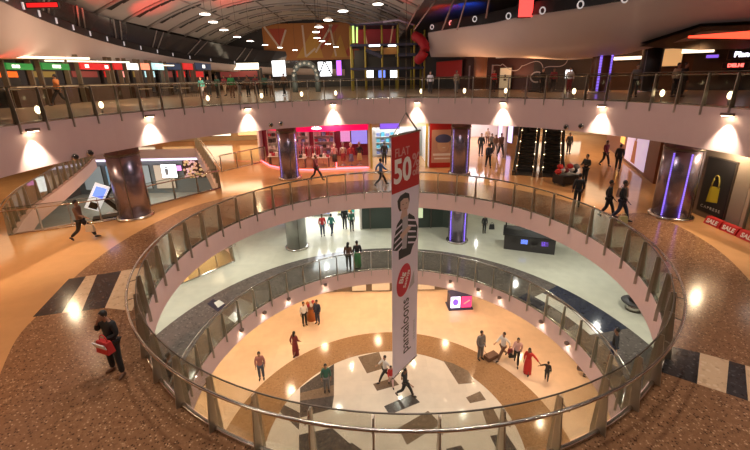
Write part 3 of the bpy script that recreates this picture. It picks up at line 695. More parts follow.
m=MB(); m.tube([(.26*s*math.cos(t),-.06,.0*hz+.22*hz*math.sin(t)) for t in [PI*i/12 for i in range(13)]],.03,6); m.build('handle_print',plain('bag_handle',(.3,.25,.05),.5),po)
text_obj('lettering','C A P R E S E',.17,plain('silver_letter',(.5,.48,.46),.4),po,Matrix.Translation((0,-.055,-.40*hz))@Matrix.Rotation(PI/2,4,'X'),.004,.002)
# glazed shop front further right, with shelves behind
m=MB(); m.box((WX,10.6,1.5),(.04,6.2,3.0)); tag(m.build('shop_window',SHOPGLASS),'large shop window at the right edge with shelves behind','window')
for y in (13.7,11.6): 
    m=MB(); m.box((0,0,1.55),(.14,.14,3.1)); tag(m.build('window_mullion',plain('mullion_beige',(.42,.34,.26),.4)),'beige upright of the right hand shop front, '+('beside the handbag poster' if y>13 else 'at the image edge'),'post').location=(WX-.02,y,0)
TEAL=plain('goods_teal',(.02,.30,.24),.5)
shelfunit(WX+.6,12.9,0,1.5,2.6,-PI/2,'white shelf of teal boxes behind the right shop window',5,3,mats=[TEAL,TEAL,CM[1],CM[0]],glabel='teal or white box on the shelf behind the right window')
shelfunit(WX+.6,11.1,0,1.5,2.6,-PI/2,'white shelf of boxes at the right picture edge',5,3,mats=[TEAL,CM[1],CM[0]],glabel='dark or pale box on the shelf at the right edge')
RB=plain('sale_red',(.55,.03,.03),.4)
for i,(y,w) in enumerate([(14.55,.7),(13.8,.65),(13.0,.8),(12.0,1.0),(10.9,.9)]):
    root=empty('sale_block',(WX-.32,y,0),-PI/2+.03*(i%2),'red floor block with white sale lettering, '+['farthest, below the handbag poster','second from the stout pillar','third from the stout pillar','fourth from the stout pillar','nearest, at the image edge'][i],'sign','red sale blocks along the right shop front')
    m=MB(); m.add([(-w/2,-.16,0),(w/2,-.16,0),(w/2,.16,0),(-w/2,.16,0),(-w/2,-.05,.3),(w/2,-.05,.3),(w/2,.14,.3),(-w/2,.14,.3)],[(0,3,2,1),(4,5,6,7),(0,1,5,4),(1,2,6,5),(2,3,7,6),(3,0,4,7)]); m.build('block',RB,root)
    text_obj('lettering','SALE',.24,WTXT,root,Matrix.Translation((0,-.12,.15))@Matrix.Rotation(PI/2-.35,4,'X'),.004,.008)
# ------------------------------------------------------------------ left side of middle level
# leaning touch screen kiosk
k0=P(107,217); root=empty('display_kiosk',k0,.55,'tilted white screen kiosk on a black angled frame beside the left pillar','kiosk')
m=MB(); m.box((.1,0,.03),(1.3,.6,.06)); m.bar((.75,0,.05),(.1,0,.95),.5,.2); m.bar((.1,0,.95),(.65,0,1.75),.5,.16); m.bar((.65,0,1.72),(1.0,0,1.72),.5,.12); m.build('stand',BLACK,root)
Rk=Matrix.Rotation(-math.radians(32),3,'Y')
def kb(c,d): return Vector((-.12,-.0,1.3))+Rk@Vector(c),d
sc_=empty('tmp',(0,0,0)); bpy.data.objects.remove(sc_)
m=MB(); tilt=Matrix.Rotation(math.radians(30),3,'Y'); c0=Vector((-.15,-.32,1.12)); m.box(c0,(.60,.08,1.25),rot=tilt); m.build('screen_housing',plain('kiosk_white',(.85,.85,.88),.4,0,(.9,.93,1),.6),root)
m=MB(); m.box(c0+tilt@Vector((0,-.05,.25)),(.42,.02,.5),rot=tilt); m.build('screen',glow('screen_blue',(.15,.25,.9),1.4),root)
m=MB(); m.box(c0+tilt@Vector((0,-.05,-.42)),(.34,.02,.3),rot=tilt); m.build('keypad',BLACK,root)
# L1 contents seen through the side opening
area((-17,24,-1.0),(-17,24,-4.6),170,COOL,5,7); area((-22,33,-1.0),(-22,33,-4.6),120,COOL,6,3)
wall((-30,37.0),(-9,37.0),Z1,-.4,plain('shop_grey',(.30,.33,.33),.4))
lightbox('light_poster',A(167,171,36.7),1.0,1.35,0,GLW,'bright white lit poster seen in the left side opening','poster',parts=[('figure_print',plain('poster_grey_fig',(.4,.42,.45),.5),[(0,-.1,.7,1.0),(0,.6,.5,.25)])])
lightbox('light_poster',A(174.5,171,36.7),.45,1.35,0,GLW,'narrow white lit panel right of the white poster','poster')
lightbox('light_poster',A(179,168,36.7),.5,.5,0,glow('pink_glow',(.9,.3,.8),1.5),'small pink lit emblem in the left side opening','sign')
for k_,(x,c_) in enumerate([(-28.3,'g'),(-25.9,'b'),(-23.5,'g'),(-21.1,'w'),(-12.,'b')]):
    lightbox('lit_showcase',(x,36.8,-2.9),1.9,2.4,0,{'g':glow('showcase_grey',(.45,.5,.5),.35),'b':glow('showcase_blue',(.3,.5,.65),.4),'w':glow('showcase_warm',(.8,.65,.5),.4)}[c_],'dim cool lit shop showcase seen through the left side opening, '+['leftmost','second','third','fourth','rightmost'][k_],'window')
FL=[glow('flower_peach',(1,.55,.35),.5),glow('flower_gold',(.9,.6,.25),.5),glow('flower_pink',(1,.6,.6),.5)]
root=empty('flower_wall',A(194,168.5,36.6),0,'wall of peach and gold blossoms seen in the left side opening','decoration')
m=MB(); m.box((0,.08,0),(2.2,.08,1.9)); m.build('backing',DKBROWN,root)
for k in range(70):
    m=MB(); m.ell((random.uniform(-1.0,1.0),-.05,random.uniform(-.85,.85)),(.13,.07,.13),n=8,k=5); m.build('blossom',random.choice(FL),root)
m=MB(); m.box((-19.,36.6,-1.05),(19,.3,.25)); struct(m.build('trim_5',glow('lilac_cove',(.85,.75,1),1.5)))
for k,(x,y) in enumerate([(-19.5,27),(-16.5,28.5),(-14,29.5),(-21,30)]):
    shelfunit(x,y,Z1,1.6,1.4,.3*k,'low white goods shelf on the floor below the side opening, '+['left','middle','right','rear'][k],3,4,mats=[CM[0],CM[5],TEAL,CM[1]],glabel='goods box on the low shelves under the side opening')
# L2 left rear: shops above far edge
wall((-30,41),(-9.3,41),0,3.4,CREAMW); wall((-32,10),(-30,41),0,3.4,plain('olive_wall',(.45,.36,.16),.5),name='wall_left'); wall((-9.2,31.2),(-9.3,41),0,3.4,CREAMW,name='wall_side')
area((-13,34,3.35),(-13,34,0),260,WARM,6,3); area((-23,20,3.35),(-23,20,0),130,(1,.8,.5),4,10); area((-10,25,3.35),(-10,27,0),120,WARM,2.5,5)
for k in range(4):
    lightbox('storefront',(-25.5+k*4.2,40.7,1.4),3.4,1.7,0,[GLCR,glow('amber_glow',(1,.6,.25),1.2),GLCR,glow('amber_glow',(1,.6,.25),1.2)][k],'warm lit shop front at the far left, '+['first','second','third','fourth'][k]+' from the left','shop front')
# ------------------------------------------------------------------ L1 shops
G1W=plain('dark_green_wall',(.05,.07,.06),.4)
area((-3.3,28.5,-1.0),(-3.3,28.5,Z1),300,COOL,3.5,4); wall((-5.4,31),(-1.2,31),Z1,-1,WHITE_PL); wall((-1.1,26),(-1.1,31),Z1,-1,WHITE_PL,name='wall_side'); wall((-5.6,26),(-5.6,31),Z1,-1,WHITE_PL,name='wall_side')
shelfunit(-4.4,29.0,Z1,1.4,1.6,0,'colourful goods shelf in the bright lower shop, left',3,5,mats=[CM[2],CM[4],TEAL,CM[5]],glabel='colourful box in the bright shop on the floor below')
shelfunit(-2.4,29.2,Z1,1.4,1.6,0,'colourful goods shelf in the bright lower shop, right',3,5,mats=[CM[4],plain('goods_orange',(.75,.3,.03),.5),TEAL,CM[0]],glabel='orange or green box in the bright shop on the floor below')
lightbox('light_poster',(-2.9,30.8,-2.7),1.5,1.0,0,glow('orange_glow',(1,.55,.1),1.5),'orange lit panel at the back of the bright lower shop','sign')
wall((-1.0,26.2),(5.0,26.2),Z1,-1,G1W); wall((5.0,26.2),(6.6,25.6),Z1,-1,G1W)
wall((6.6,25.8),(7.2,38),Z1,-1,CREAMW,name='wall_left'); wall((7.2,38),(20,38),Z1,-1,CREAMW); wall((10.2,24.8),(14,38),Z1,-1,CREAMW,name='wall_right')
m=MB(); 
for x in (-.4,1.2,2.6,4.1): m.box((x,26.05,Z1+1.7),(.08,.08,3.4))
tag(m.build('shopfront',DKMETAL),'dark glazed shop front behind the banner on the floor below','shop front')
lightbox('light_poster',(3.3,26.0,Z1+1.6),.35,1.5,0,glow('pale_green_glow',(.7,.8,.5),.6),'slim pale lit panel in the dark lower shop front','sign')
# dark counter island
q=P(528,247,Z1); root=empty('service_counter',q,-.35,'dark low kiosk counter on the ivory floor below the escalators','counter')
m=MB(); m.box((0,0,.5),(3.0,1.5,1.0)); m.build('body',DARK,root); m=MB(); m.box((0,0,1.03),(3.2,1.7,.06)); m.build('top',BLACK,root)
for s in (-1,1):
    m=MB(); m.box((s*1.45,.5,1.5),(.08,.08,2.0)); m.build('post',BLACK,root)
m=MB(); m.box((0,.5,2.3),(3.0,.5,.5)); m.build('header',DARK,root)
for k in range(4):
    m=MB(); m.box((-.9+k*.6,-.72,.65),(.4,.06,.3)); m.build('display_panel',[GLW,glow('screen_blue',(.15,.25,.9),1.4),HOT,PURP][k] if k in (1,3) else DARK,root)
# yellow lit surface beyond L1 side opening (ground floor)
area((-14,23.5,-5.6),(-14,23.5,Z0),900,(1,.72,.3),5,5); wall((-19,29.5),(-6,29.5),Z0,Z1-.5,plain('ochre_wall',(.6,.45,.12),.5)); 
# right bench on L1
q=P(633,309,Z1); root=empty('round_bench',q,.3,'dark curved bench on the lower floor at the right under the fascia','bench')
m=MB(); m.lathe([(.5,.36),(.55,.42),(.5,.46)],n=24); m.build('seat',DARK,root); m=MB(); m.lathe([(.35,0),(.3,.36)],n=20); m.build('base',STEEL,root); m=MB(); m.lathe([(.25,.46),(.22,.9)],n=16); m.build('backrest',DARK,root)
# ------------------------------------------------------------------ L0 contents
wall((-14,25.05),(18,25.05),Z0,Z1-.5,plain('ground_wall',(.18,.14,.11),.4))
for k,(a,b) in enumerate([(320,333),(352,366),(372,390),(418,436)]):
    p,q=P(a,296,Z0),P(b,296,Z0); 
    lightbox('storefront',((p.x+q.x)/2,24.88,Z0+1.1),q.x-p.x,1.9,0,plain('shutter_white',(.8,.76,.7),.4),'pale shop front panel at the back of the ground floor, '+['leftmost','second from left','left of the banner','right of the banner'][k],'shop front')
q=P(459,306,Z0); root=empty('display_cube',q,.05,'lit promotional cube with white and magenta sides on the ground floor','kiosk')
m=MB(); m.box((0,0,.55),(1.5,.8,1.0)); m.box((0,0,.03),(1.7,1.0,.06)); m.build('body',plain('cube_navy',(.05,.05,.12),.4),root)
m=MB(); m.box((-.38,-.41,.58),(.66,.03,.85)); m.build('white_panel',glow('cube_white',(.8,.75,1),2.2),root)
m=MB(); m.box((.38,-.41,.58),(.7,.03,.85)); m.build('magenta_panel',glow('cube_magenta',(.8,.05,.2),1.2),root)
m=MB(); m.ell((-.38,-.43,.6),(.2,.02,.26)); m.build('emblem',PURP,root)
m=MB(); m.bar((.2,-.435,.45),(.6,-.435,.72),.02,.10); m.build('stripe_print',WTXT,root)
q=P(312,319,Z0); root=empty('promotion_stand',q,0,'small orange brown ribboned stand between two visitors on the ground floor','stand')
OR=plain('orange_cloth',(.55,.17,.04),.6)
m=MB(); m.lathe([(.34,0),(.30,.5),(.26,.95)],n=16); m.build('drape',OR,root); m=MB(); m.lathe([(.36,.95),(.36,1.0)],n=16); m.build('top',CM[7],root)
for a in range(6):
    m=MB(); m.ell((.22*math.cos(a),.22*math.sin(a),1.15+.05*(a%2)),(.11,.11,.13),n=8,k=5); m.build('ribbon_bow',[OR,CM[2],CM[0]][a%3],root)
# small lamps on the L1 fascia
for i,px in enumerate([236,262,288,326,450,478,500,545,575]):
    py=250; r=ray(px,300); az=math.atan2(r.y,r.x); dx,dy=math.cos(az),math.sin(az); b=dx*C1[0]+dy*C1[1]; c=C1[0]**2+C1[1]**2-(R1-.05)**2; t=b+math.sqrt(b*b-c)
    x,y=dx*t,dy*t; a=math.atan2(y-C1[1],x-C1[0]); ix,iy=-math.cos(a),-math.sin(a)
    root=empty('wall_lamp',(x,y,Z1-.32),a,'small dark lamp on the lowest pink fascia','lamp','small lamps on the lowest fascia')
    m=MB(); m.box((-.08,0,0),(.14,.16,.12)); m.build('lamp_housing',plain('lamp_box',(.20,.14,.12),.5),root)
    m=MB(); m.box((-.08,0,-.066),(.1,.12,.012)); m.build('lamp_glass',LAMPM,root)
    spot((x+ix*.14,y+iy*.14,Z1-.42),(x+ix*.06,y+iy*.06,Z1-1.2),14,(1,.85,.7),math.radians(95),.5,.04)
# ------------------------------------------------------------------ upper level: coved balcony fascias, roof
def loft(rows, th, m, name):     # rows: list of polylines (same length), thin solid
    mb=MB(); nr=len(rows); n=len(rows[0]); vs=[p for r in rows for p in r]; off=Vector((0,0,th))
    vs2=[Vector(p)+off for p in vs]; fs=[]
    for i in range(nr-1):
        for j in range(n-1): fs.append((i*n+j,i*n+j+1,(i+1)*n+j+1,(i+1)*n+j))
    k=len(vs); mb.add(vs+vs2,fs+[tuple(k+a for a in f)[::-1] for f in fs],m,True); return struct(mb.build(name))
def bez(a,b,t,bulge):
    p=a.lerp(b,t); p.z-=bulge*math.sin(PI*t)*(a-b).length*.12; return p
def refine(pts,k=6):
    out=[]; n=len(pts)
    for i in range(n-1):
        p0=pts[max(i-1,0)];p1=pts[i];p2=pts[i+1];p3=pts[min(i+2,n-1)]
        for j in range(k):
            t=j/k; out.append(.5*((2*p1)+(p2-p0)*t+(2*p0-5*p1+4*p2-p3)*t*t+(3*p1-p0-3*p2+p3)*t**3))
    out.append(pts[-1]); return out
BALC=plain('balcony_plaster',(.66,.56,.52),.55,var=.03,scale=1)
Ltop=refine([A(-60,-32,15),A(0,3,18),A(50,25,25),A(100,42,33),A(150,54,42),A(200,62,52),A(270,68,62),A(345,70,63)])
Lbot=refine([A(-60,56,17),A(0,58,21),A(60,59.5,26),A(100,61.5,33),A(150,65,42),A(200,69,52.6),A(270,74,63),A(345,76,64)])
rows=[[bez(a,b,t,.9) for a,b in zip(Ltop,Lbot)] for t in (0,.15,.3,.5,.7,.85,1)]
loft(rows,.12,BALC,'trim_6')
Rtop=refine([A(428,34,38),A(460,29,33),A(490,25,29),A(519,19,26),A(560,13,23),A(625,3,20.5),A(650,-1,19.5),A(750,-17,17),A(840,-34,15)])
Rbot=refine([A(431,57,38.5),A(460,57,36),A(500,56,33),A(540,55,30.5),A(580,53,28.5),A(625,46,26.5),A(650,40,25),A(700,28.5,23),A(780,20,20)])
rows=[[bez(a,b,t,1.5) for a,b in zip(Rtop,Rbot)] for t in (0,.15,.3,.5,.7,.85,1)]
loft(rows,.12,BALC,'trim_6')
# warm ceilings behind the coves
def strip(a,b,th,m,name):
    mb=MB(); n=len(a); vs=[p for p in a]+[p for p in b]; fs=[(i,i+1,n+i+1,n+i) for i in range(n-1)]; k=2*n
    mb.add(vs+[v+Vector((0,0,th)) for v in vs],fs+[tuple(k+q for q in f)[::-1] for f in fs],m); return struct(mb.build(name))
strip(Lbot,[p+Vector((-14,4,.1)) for p in Lbot],.1,CREAMW,'ceiling')
strip(Rbot,[p+Vector((9,6,.25)) for p in Rbot],.1,plain('ceiling_amber',(.5,.33,.2),.6),'ceiling')
DLM=glow('downlight',(1,.8,.5),6)
for k_,(px,py,d) in enumerate([(447,53.5,37),(463,53,35),(485,52,33),(503,51.5,31.5),(527,51,29.8),(545,50.5,29),(563,49.5,28),(583,48,27)]):
    q=A(px,py,d); m=MB(); m.lathe([(.09,-.02),(.11,0),(.09,.05)],n=12); o=m.build('recessed_downlight',DLM); o.location=q-Vector((0,0,.12))
    tag(o,'small warm recessed downlight under the right upper balcony','downlight','downlights under the right balcony')
# guard bands above the coves
def band(pts,h,lean,m,name):
    mb=MB(); n=len(pts); o=[Vector((0,0,.1)),Vector((0,0,h))]
    vs=[p+o[0] for p in pts]+[p+o[1]+lean for p in pts]; b=[v+Vector((0.1 if lean.x>=0 else -.1,.1,0)) for v in vs]; k=2*n
    fs=[(i,i+1,n+i+1,n+i) for i in range(n-1)]
    mb.add(vs+b,fs+[tuple(k+q for q in f)[::-1] for f in fs]+[(0,n,k+n,k),(n-1,k+n-1,k+2*n-1,2*n-1)],m); return struct(mb.build(name))
band(Ltop,.75,Vector((-.2,0,0)),BLACK,'trim_7'); band(Rtop,.85,Vector((.2,0,0)),BLACK,'trim_7')
TICK=glow('tick_light',(.75,.72,.75),.45)
for i in range(1,len(Ltop)-6,2):
    for f_ in (0,):
        p=Ltop[i].lerp(Ltop[i+1],f_); 
        if p.x<-30: continue
        m=MB(); m.box((0,0,0),(.06,.09,.34)); o=m.build('guard_light',TICK); o.location=p+Vector((.08,-.12,.42))
        tag(o,'small pale upright light on the black guard of the left upper balcony','light','upright lights on the left balcony guard')
RINGM=glow('ring_light',(.85,.78,.76),.45)
for px,py in [(432,27),(451,23),(474.7,19),(508.5,16),(542.5,10.6),(580.5,4.6),(625,-1.5)]:
    best=min(Rtop,key=lambda p:abs((p.x/p.y)-(ray(px,py).x/ray(px,py).y))); d=best.y-.15; q=A(px,py,d)
    root=empty('ring_light',q,-.25,'round ring light on the right upper balcony guard, '+{432:'beside the red slide',451:'second from left',474.7:'third from left',508.5:'fourth from left',542.5:'fifth, under the red glowing panel',580.5:'sixth from left',625:'rightmost'}[px],'light','ring lights on the right balcony guard')
    m=MB(); m.tube([(.14*math.cos(t),0,.18*math.sin(t)) for t in [2*PI*k/16 for k in range(16)]],.042,6,closed=True); m.build('ring',RINGM,root)
    m=MB(); m.ell((0,0.03,0),(.06,.03,.08),n=8,k=5); m.build('hub',BLACK,root)
# dark glazing above left guard
DG=plain('dark_glazing',(.045,.042,.045),.15)
Lsp=refine([A(-80,-50,18),A(15,-18,22),A(60,0,27),A(119,21,37),A(190,38,50),A(262,50,62),A(345,53,64)])
Lmid=[p+Vector((-.5,.5,.8)) for p in Ltop]
n=min(len(Lsp),len(Lmid)); 
def resam(pts,n):
    out=[]; 
    for i in range(n):
        t=i*(len(pts)-1)/(n-1); k=min(int(t),len(pts)-2); out.append(pts[k].lerp(pts[k+1],t-k))
    return out
Lm2=resam(Lmid,30); Ls2=resam(Lsp,30)
mb=MB(); mb.add(Lm2+Ls2,[(i,i+1,31+i,30+i) for i in range(29)],DG); struct(mb.build('wall_left'))
for i in range(2,28,3):
    for j in (0,1):
        a=Lm2[i].lerp(Lm2[i+1],j*.45); b=Ls2[i].lerp(Ls2[i+1],j*.45)
        m=MB(); m.tube([Vector((0.15,-.1,0)),b-a+Vector((.15,-.1,0))],.06,6); o=m.build('roof_strut',plain('strut_grey',(.32,.28,.27),.5)); o.location=a
        tag(o,'slim grey strut in front of the dark glazing over the left balcony','strut','struts over the left balcony')
# barrel roof
ROOFM=plain('roof_lining',(.50,.45,.42),.55,var=.1,scale=.4)
XA,XB,ZC=-23.,4.,4.2
def roofz(x,y):
    u=(x-XA)/(XB-XA); base=11.7; return base+4*ZC*.8*u*(1-u)
ys=[20+i*2 for i in range(24)]
xs=[XA+(XB-XA)*i/24 for i in range(25)]
mb=MB(); vs=[Vector((x,y,roofz(x,y))) for y in ys for x in xs]; k=25
mb.add(vs,[(j*k+i,j*k+i+1,(j+1)*k+i+1,(j+1)*k+i) for j in range(len(ys)-1) for i in range(24)],ROOFM,True); struct(mb.build('ceiling',recalc=False))
RIB=plain('rib_grey',(.30,.27,.25),.5); SLOT=plain('slot_dark',(.02,.018,.017),.6)
for j,y in enumerate(range(26,64,4)):
    m=MB(); m.tube([Vector((x,y,roofz(x,y)-.12)) for x in xs],.13,6); struct(m.build('trim_8',RIB))
    m=MB()
    for i in range(1,23):
        if i%5==0: continue
        a=Vector((xs[i],y+.5,roofz(xs[i],y)-.06)); b=Vector((xs[i+1]-.15,y+.5,roofz(xs[i+1],y)-.06)); m.bar(a-Vector((0,0,.05)),b-Vector((0,0,.05)),.75,.12)
    struct(m.build('trim_9',SLOT))
for x in (-18,-13,-8,-3,1):
    m=MB(); m.tube([Vector((x,20,roofz(x,0)-.15)),Vector((x,64,roofz(x,0)-.15))],.07,6); struct(m.build('trim_8',RIB))
HB=glow('highbay_face',(1,.93,.8),14)
def highbay(px,py,d,lab):
    q=A(px,py,d); root=empty('high_bay_lamp',q,0,'bright hanging high bay lamp under the curved roof, '+lab,'lamp','high bay lamps under the roof')
    m=MB(); m.lathe([(.08,.22),(.14,.20),(.38,.04),(.40,0)],n=14); m.build('shade',plain('lamp_alu',(.5,.48,.45),.35,.6),root)
    m=MB(); m.lathe([(.36,-.02),(.36,.02)],n=14,smooth=False); m.build('lens',HB,root)
    top=roofz(q.x,0)-q.z
    if top>.6: m=MB(); m.tube([(0,0,.4),(0,0,top)],.015,5); m.build('cord',BLACK,root)
rowA=[(205,14,30),(213,22,34),(224,30,38),(237,37,43),(250,41,47),(265,45,51),(280,47.5,55),(295,50,60)]
rowB=[(328,20,32),(319,27,36),(316,32,40),(317,38,45),(322,41,49),(328,44,53),(336,47,58)]
od=['first','second','third','fourth','fifth','sixth','seventh','eighth']
for i,q in enumerate(rowA): highbay(*q,'left row, %s from the camera'%od[i])
for i,q in enumerate(rowB): highbay(*q,'right row, %s from the camera'%od[i])
highbay(343,11,30,'right of the two rows, bluish pair'); highbay(378,4,30,'top middle near the play tower roof')
# right dark roof
RD=plain('roof_dark',(.12,.11,.12),.45)
mb=MB(); mb.add([(XB,18,11.7),(40,18,14.0),(40,62,14.0),(XB,62,11.7)],[(0,1,2,3)],RD); struct(mb.build('ceiling',recalc=False))
mb=MB(); mb.add([(-50,64,4.95),(40,64,4.95),(40,64,16),(-50,64,16)],[(0,1,2,3)],DARK); struct(mb.build('wall_back'))
for i,px in enumerate([(404,425,8),(412,440,8),(440,456,10),(455,468,10),(484,490,0),(527,532,0),(590,600,0)]):
    a=A(px[0]+2,30 if px[2] else 18,34-i*1.5); b=A(px[1],-6,33-i*1.5)
    m=MB(); m.tube([Vector((0,0,0)),b-a],.06,6); o=m.build('roof_strut',plain('strut_rose',(.42,.26,.24),.5)); o.location=a
    tag(o,'slanted rosy strut rising above the right balcony guard, '+['first','second','third','fourth','fifth','sixth','seventh'][i]+' from the play tower','strut')
def ledpanel(px,py,d,w,h,col,s,lab,roll=0):
    q=A(px,py,d); root=empty('colour_floodlight',q,0,lab,'light')
    m=MB(); m.box((0,.06,0),(w+.1,.1,h+.1)); m.build('frame',BLACK,root); m=MB(); m.box((0,-.01,0),(w,.05,h)); m.build('panel',glow('led_%s'%lab.split()[0],col,s),root)
ledpanel(42,5,22,1.6,.20,(1,.02,.02),.9,'red glowing strip over the left balcony')
ledpanel(526,7,25,.85,1.1,(1,.06,.05),2.2,'scarlet glowing panel over the right balcony guard')
# mural end wall
OM=plain('mural_orange',(.42,.16,.04),.55); OY=plain('mural_amber',(.52,.28,.05),.55); ORD=plain('mural_red',(.40,.06,.03),.55); CRM=plain('mural_cream',(.62,.50,.40),.55)
mu=empty('mural_wall',(-9.5,63.2,9.2),0,'orange mural with red triangles and pale zigzag lines at the far end','mural')
m=MB(); m.box((0,.1,2.6),(15,.1,5.4)); m.build('panel',OM,mu)
m=MB()
for a in [(-6.5,4.6,-3.8,4.6,-5.0,1.8),(1.0,5,4.5,5,1.2,1.0),(4.6,.4,7.2,3,7.4,.4)]: m.add([(a[0],.03,a[1]),(a[2],.03,a[3]),(a[4],.03,a[5]),(a[0],.045,a[1]),(a[2],.045,a[3]),(a[4],.045,a[5])],[(0,1,2),(5,4,3)])
m.build('red_triangles',ORD,mu)
m=MB()
for a in [(-2.5,.2,.6,4.6,1.8,.2),(3.0,.2,5.6,.2,4.6,3.6)]: m.add([(a[0],.02,a[1]),(a[2],.02,a[3]),(a[4],.02,a[5])],[(0,1,2)])
m.build('amber_triangles',OY,mu)
m=MB()
for a,b in [((-1.2,5),(-1.0,.4)),((-1.0,.4),(.6,1.6)),((.6,1.0),(3.4,5)),((3.0,5),(3.8,.4)),((-4.9,1.8),(-3.8,4.4)),((-7.2,5),(-5,1.8))]: m.bar((a[0],0,a[1]),(b[0],0,b[1]),.06,.28)
m.build('zigzag_lines',CRM,mu)
# ------------------------------------------------------------------ food court stalls at left
SG=lambda n,c,s=1.0: glow('stall_'+n,c,s)
GREEN=SG('green',(.03,.30,.06),.45); REDG=SG('red',(.7,.02,.02),.6); ORG=SG('orange',(1,.16,.02),.9); WHG=SG('white',(1,.93,.82),1.6); CYG=SG('cyan',(.5,.85,.9),.9); WOODC=plain('counter_wood',(.09,.05,.03),.4)
# each stall sits along a line behind the left cove
def stall(px0,px1,d,sign,menu,lab,blocks,txt=None):
    XS=-20.5
    def on(px):
        r=ray(px,78); return Vector((XS,XS*r.y/r.x,EYE)) if px<212.5 else Vector((58*r.x/r.y,58,EYE))
    a=on(px0); b=on(px1); 
    if (a-b).length<.5: b=a+(b-a).normalized()
    c=(a+b)/2; rz=math.atan2(b.y-a.y,b.x-a.x); w=(b-a).length-.3
    root=empty('food_stall',(c.x,c.y,Z3),rz,lab,'food stall','stalls along the left of the food court')
    ht=EYE-Z3
    def zz(py): return A((px0+px1)/2,py,c.y).z-Z3
    m=MB(); m.box((0,.9,1.5),(w,.15,3.0)); m.build('back_wall',DARK,root)
    m=MB(); m.box((0,0,.55),(w*.95,.7,1.1)); m.build('counter',WOODC,root); m=MB(); m.box((0,-.02,1.13),(w*.97,.8,.06)); m.build('counter_top',plain('counter_cream',(.7,.6,.45),.3),root)
    zs=zz(66.5); hs=abs(zz(63)-zz(69.5)); s_=MB(); s_.box((0,-.1,zs),(w*.96,.12,hs)); so=s_.build('sign_board',sign,root)
    if blocks:
        m=MB()
        for (x,ww) in blocks: m.box((x*w/2,-.18,zs),(ww*w/2,.03,hs*.5))
        m.build('sign_emblem',WHG,so)
    m=MB(); m.box((0,.78,zz(74)),(w*.8,.06,abs(zz(71)-zz(77)))); m.build('menu_board',menu,root)
    for s in (-1,1):
        m=MB(); m.box((s*w*.48,.1,1.6),(.10,.3,3.2)); m.build('side_post',plain('stall_post',(.16,.13,.09),.5),root)
stall(4,36,26,GREEN,ORG,'green signed stall with an orange menu at the far left',[(-.5,.2),(-.2,.25)])
stall(40,72,28,GREEN,SG('olive',(.25,.16,.04),.6),'green signed stall with a white glowing emblem behind the walking man',[(.0,.55)])
stall(79,112,31,REDG,SG('dim',(.25,.05,.04),.5),'red signed stall with two white squares',[(-.6,.22),(.7,.22)])
stall(113,124,36,REDG,REDG,'narrow red lit stall beside the twin square sign',[])
stall(127,140,39,WHG,SG('rosy',(.9,.35,.3),1.0),'white lit stall with rosy menu, middle of the left row',[])
stall(141,151,42,SG('salmon',(1,.35,.2),.9),SG('olive',(.25,.16,.04),.6),'salmon signed stall left of the cyan one',[])
stall(152,165,44,CYG,CYG,'cyan lit stall with a pale display',[])
stall(167,182,47,SG('navy',(.02,.04,.10),.4),SG('dim',(.25,.05,.04),.5),'dark navy stall beside the cyan one',[])
stall(183,194,50,REDG,REDG,'small red signed stall right of the navy one',[])
stall(195,212,53,SG('navy',(.02,.04,.10),.4),REDG,'dark stall with a round red emblem',[(0,.3)])
stall(213,262,56,GLCR,SG('dim',(.25,.05,.04),.5),'long white lit stall at the end of the left row',[])
for k,(px,py,d,w,h) in enumerate([(42,56.5,23,4.6,.16),(90,60.5,28,5.,.12),(135,64,36,7,.12)]):
    q=A(px,py+1,d); m=MB(); m.box((0,0,0),(w,.25,h*.7)); o=m.build('cove_light',GLCR); o.location=q; o.rotation_euler.z=.95; tag(o,'bright strip light under the left balcony, '+['nearest','middle','farthest'][k],'light')
# lit poster, archway, screen, violet sign
lightbox('light_poster',A(279,68.5,52),1.7,1.9,0,GLW,'bluish white lit poster left of the dark archway','poster')
ar=empty('entrance_arch',P(307,92,Z3),0,'dark round archway with studs in the play area','arch')
_o=P(307,92,Z3); w_=abs(A(318,80,_o.y).x-A(295,80,_o.y).x)/2; zt=A(307,63,_o.y).z-Z3
ARM=plain('arch_dark',(.05,.06,.05),.5); m=MB(); pts=[(-w_,0,0),(-w_,0,zt-w_)]+[(w_*math.cos(t),0,zt-w_+w_*math.sin(t)) for t in [PI-PI*i/14 for i in range(15)]]+[(w_,0,0)]; m.tube(pts,.28,8); m.build('arch_frame',ARM,ar)
for i in range(9):
    t=PI*i/8; m=MB(); m.ell((w_*math.cos(t),-.3,zt-w_+w_*math.sin(t)),(.13,.08,.13),n=8,k=5); m.build('stud',plain('stud_olive',(.30,.30,.24),.5),ar)
q=A(325,69,44); ss=empty('display_screen',(q.x,q.y,q.z-1.0),0,'white screen behind a dark triangular frame right of the archway','screen')
m=MB(); m.box((0,.1,1.0),(1.5,.08,1.5)); m.build('screen',GLW,ss); m=MB(); m.bar((-.8,0,.2),(0,0,1.9),.08,.14); m.bar((0,0,1.9),(.8,0,.2),.08,.14); m.bar((-.6,0,.8),(.6,0,.8),.08,.12); m.build('frame',BLACK,ss)
lightbox('neon_sign',A(339,68,43),.5,1.5,0,glow('violet_sign',(.45,.1,1),2),'small violet neon sign left of the play tower','sign')
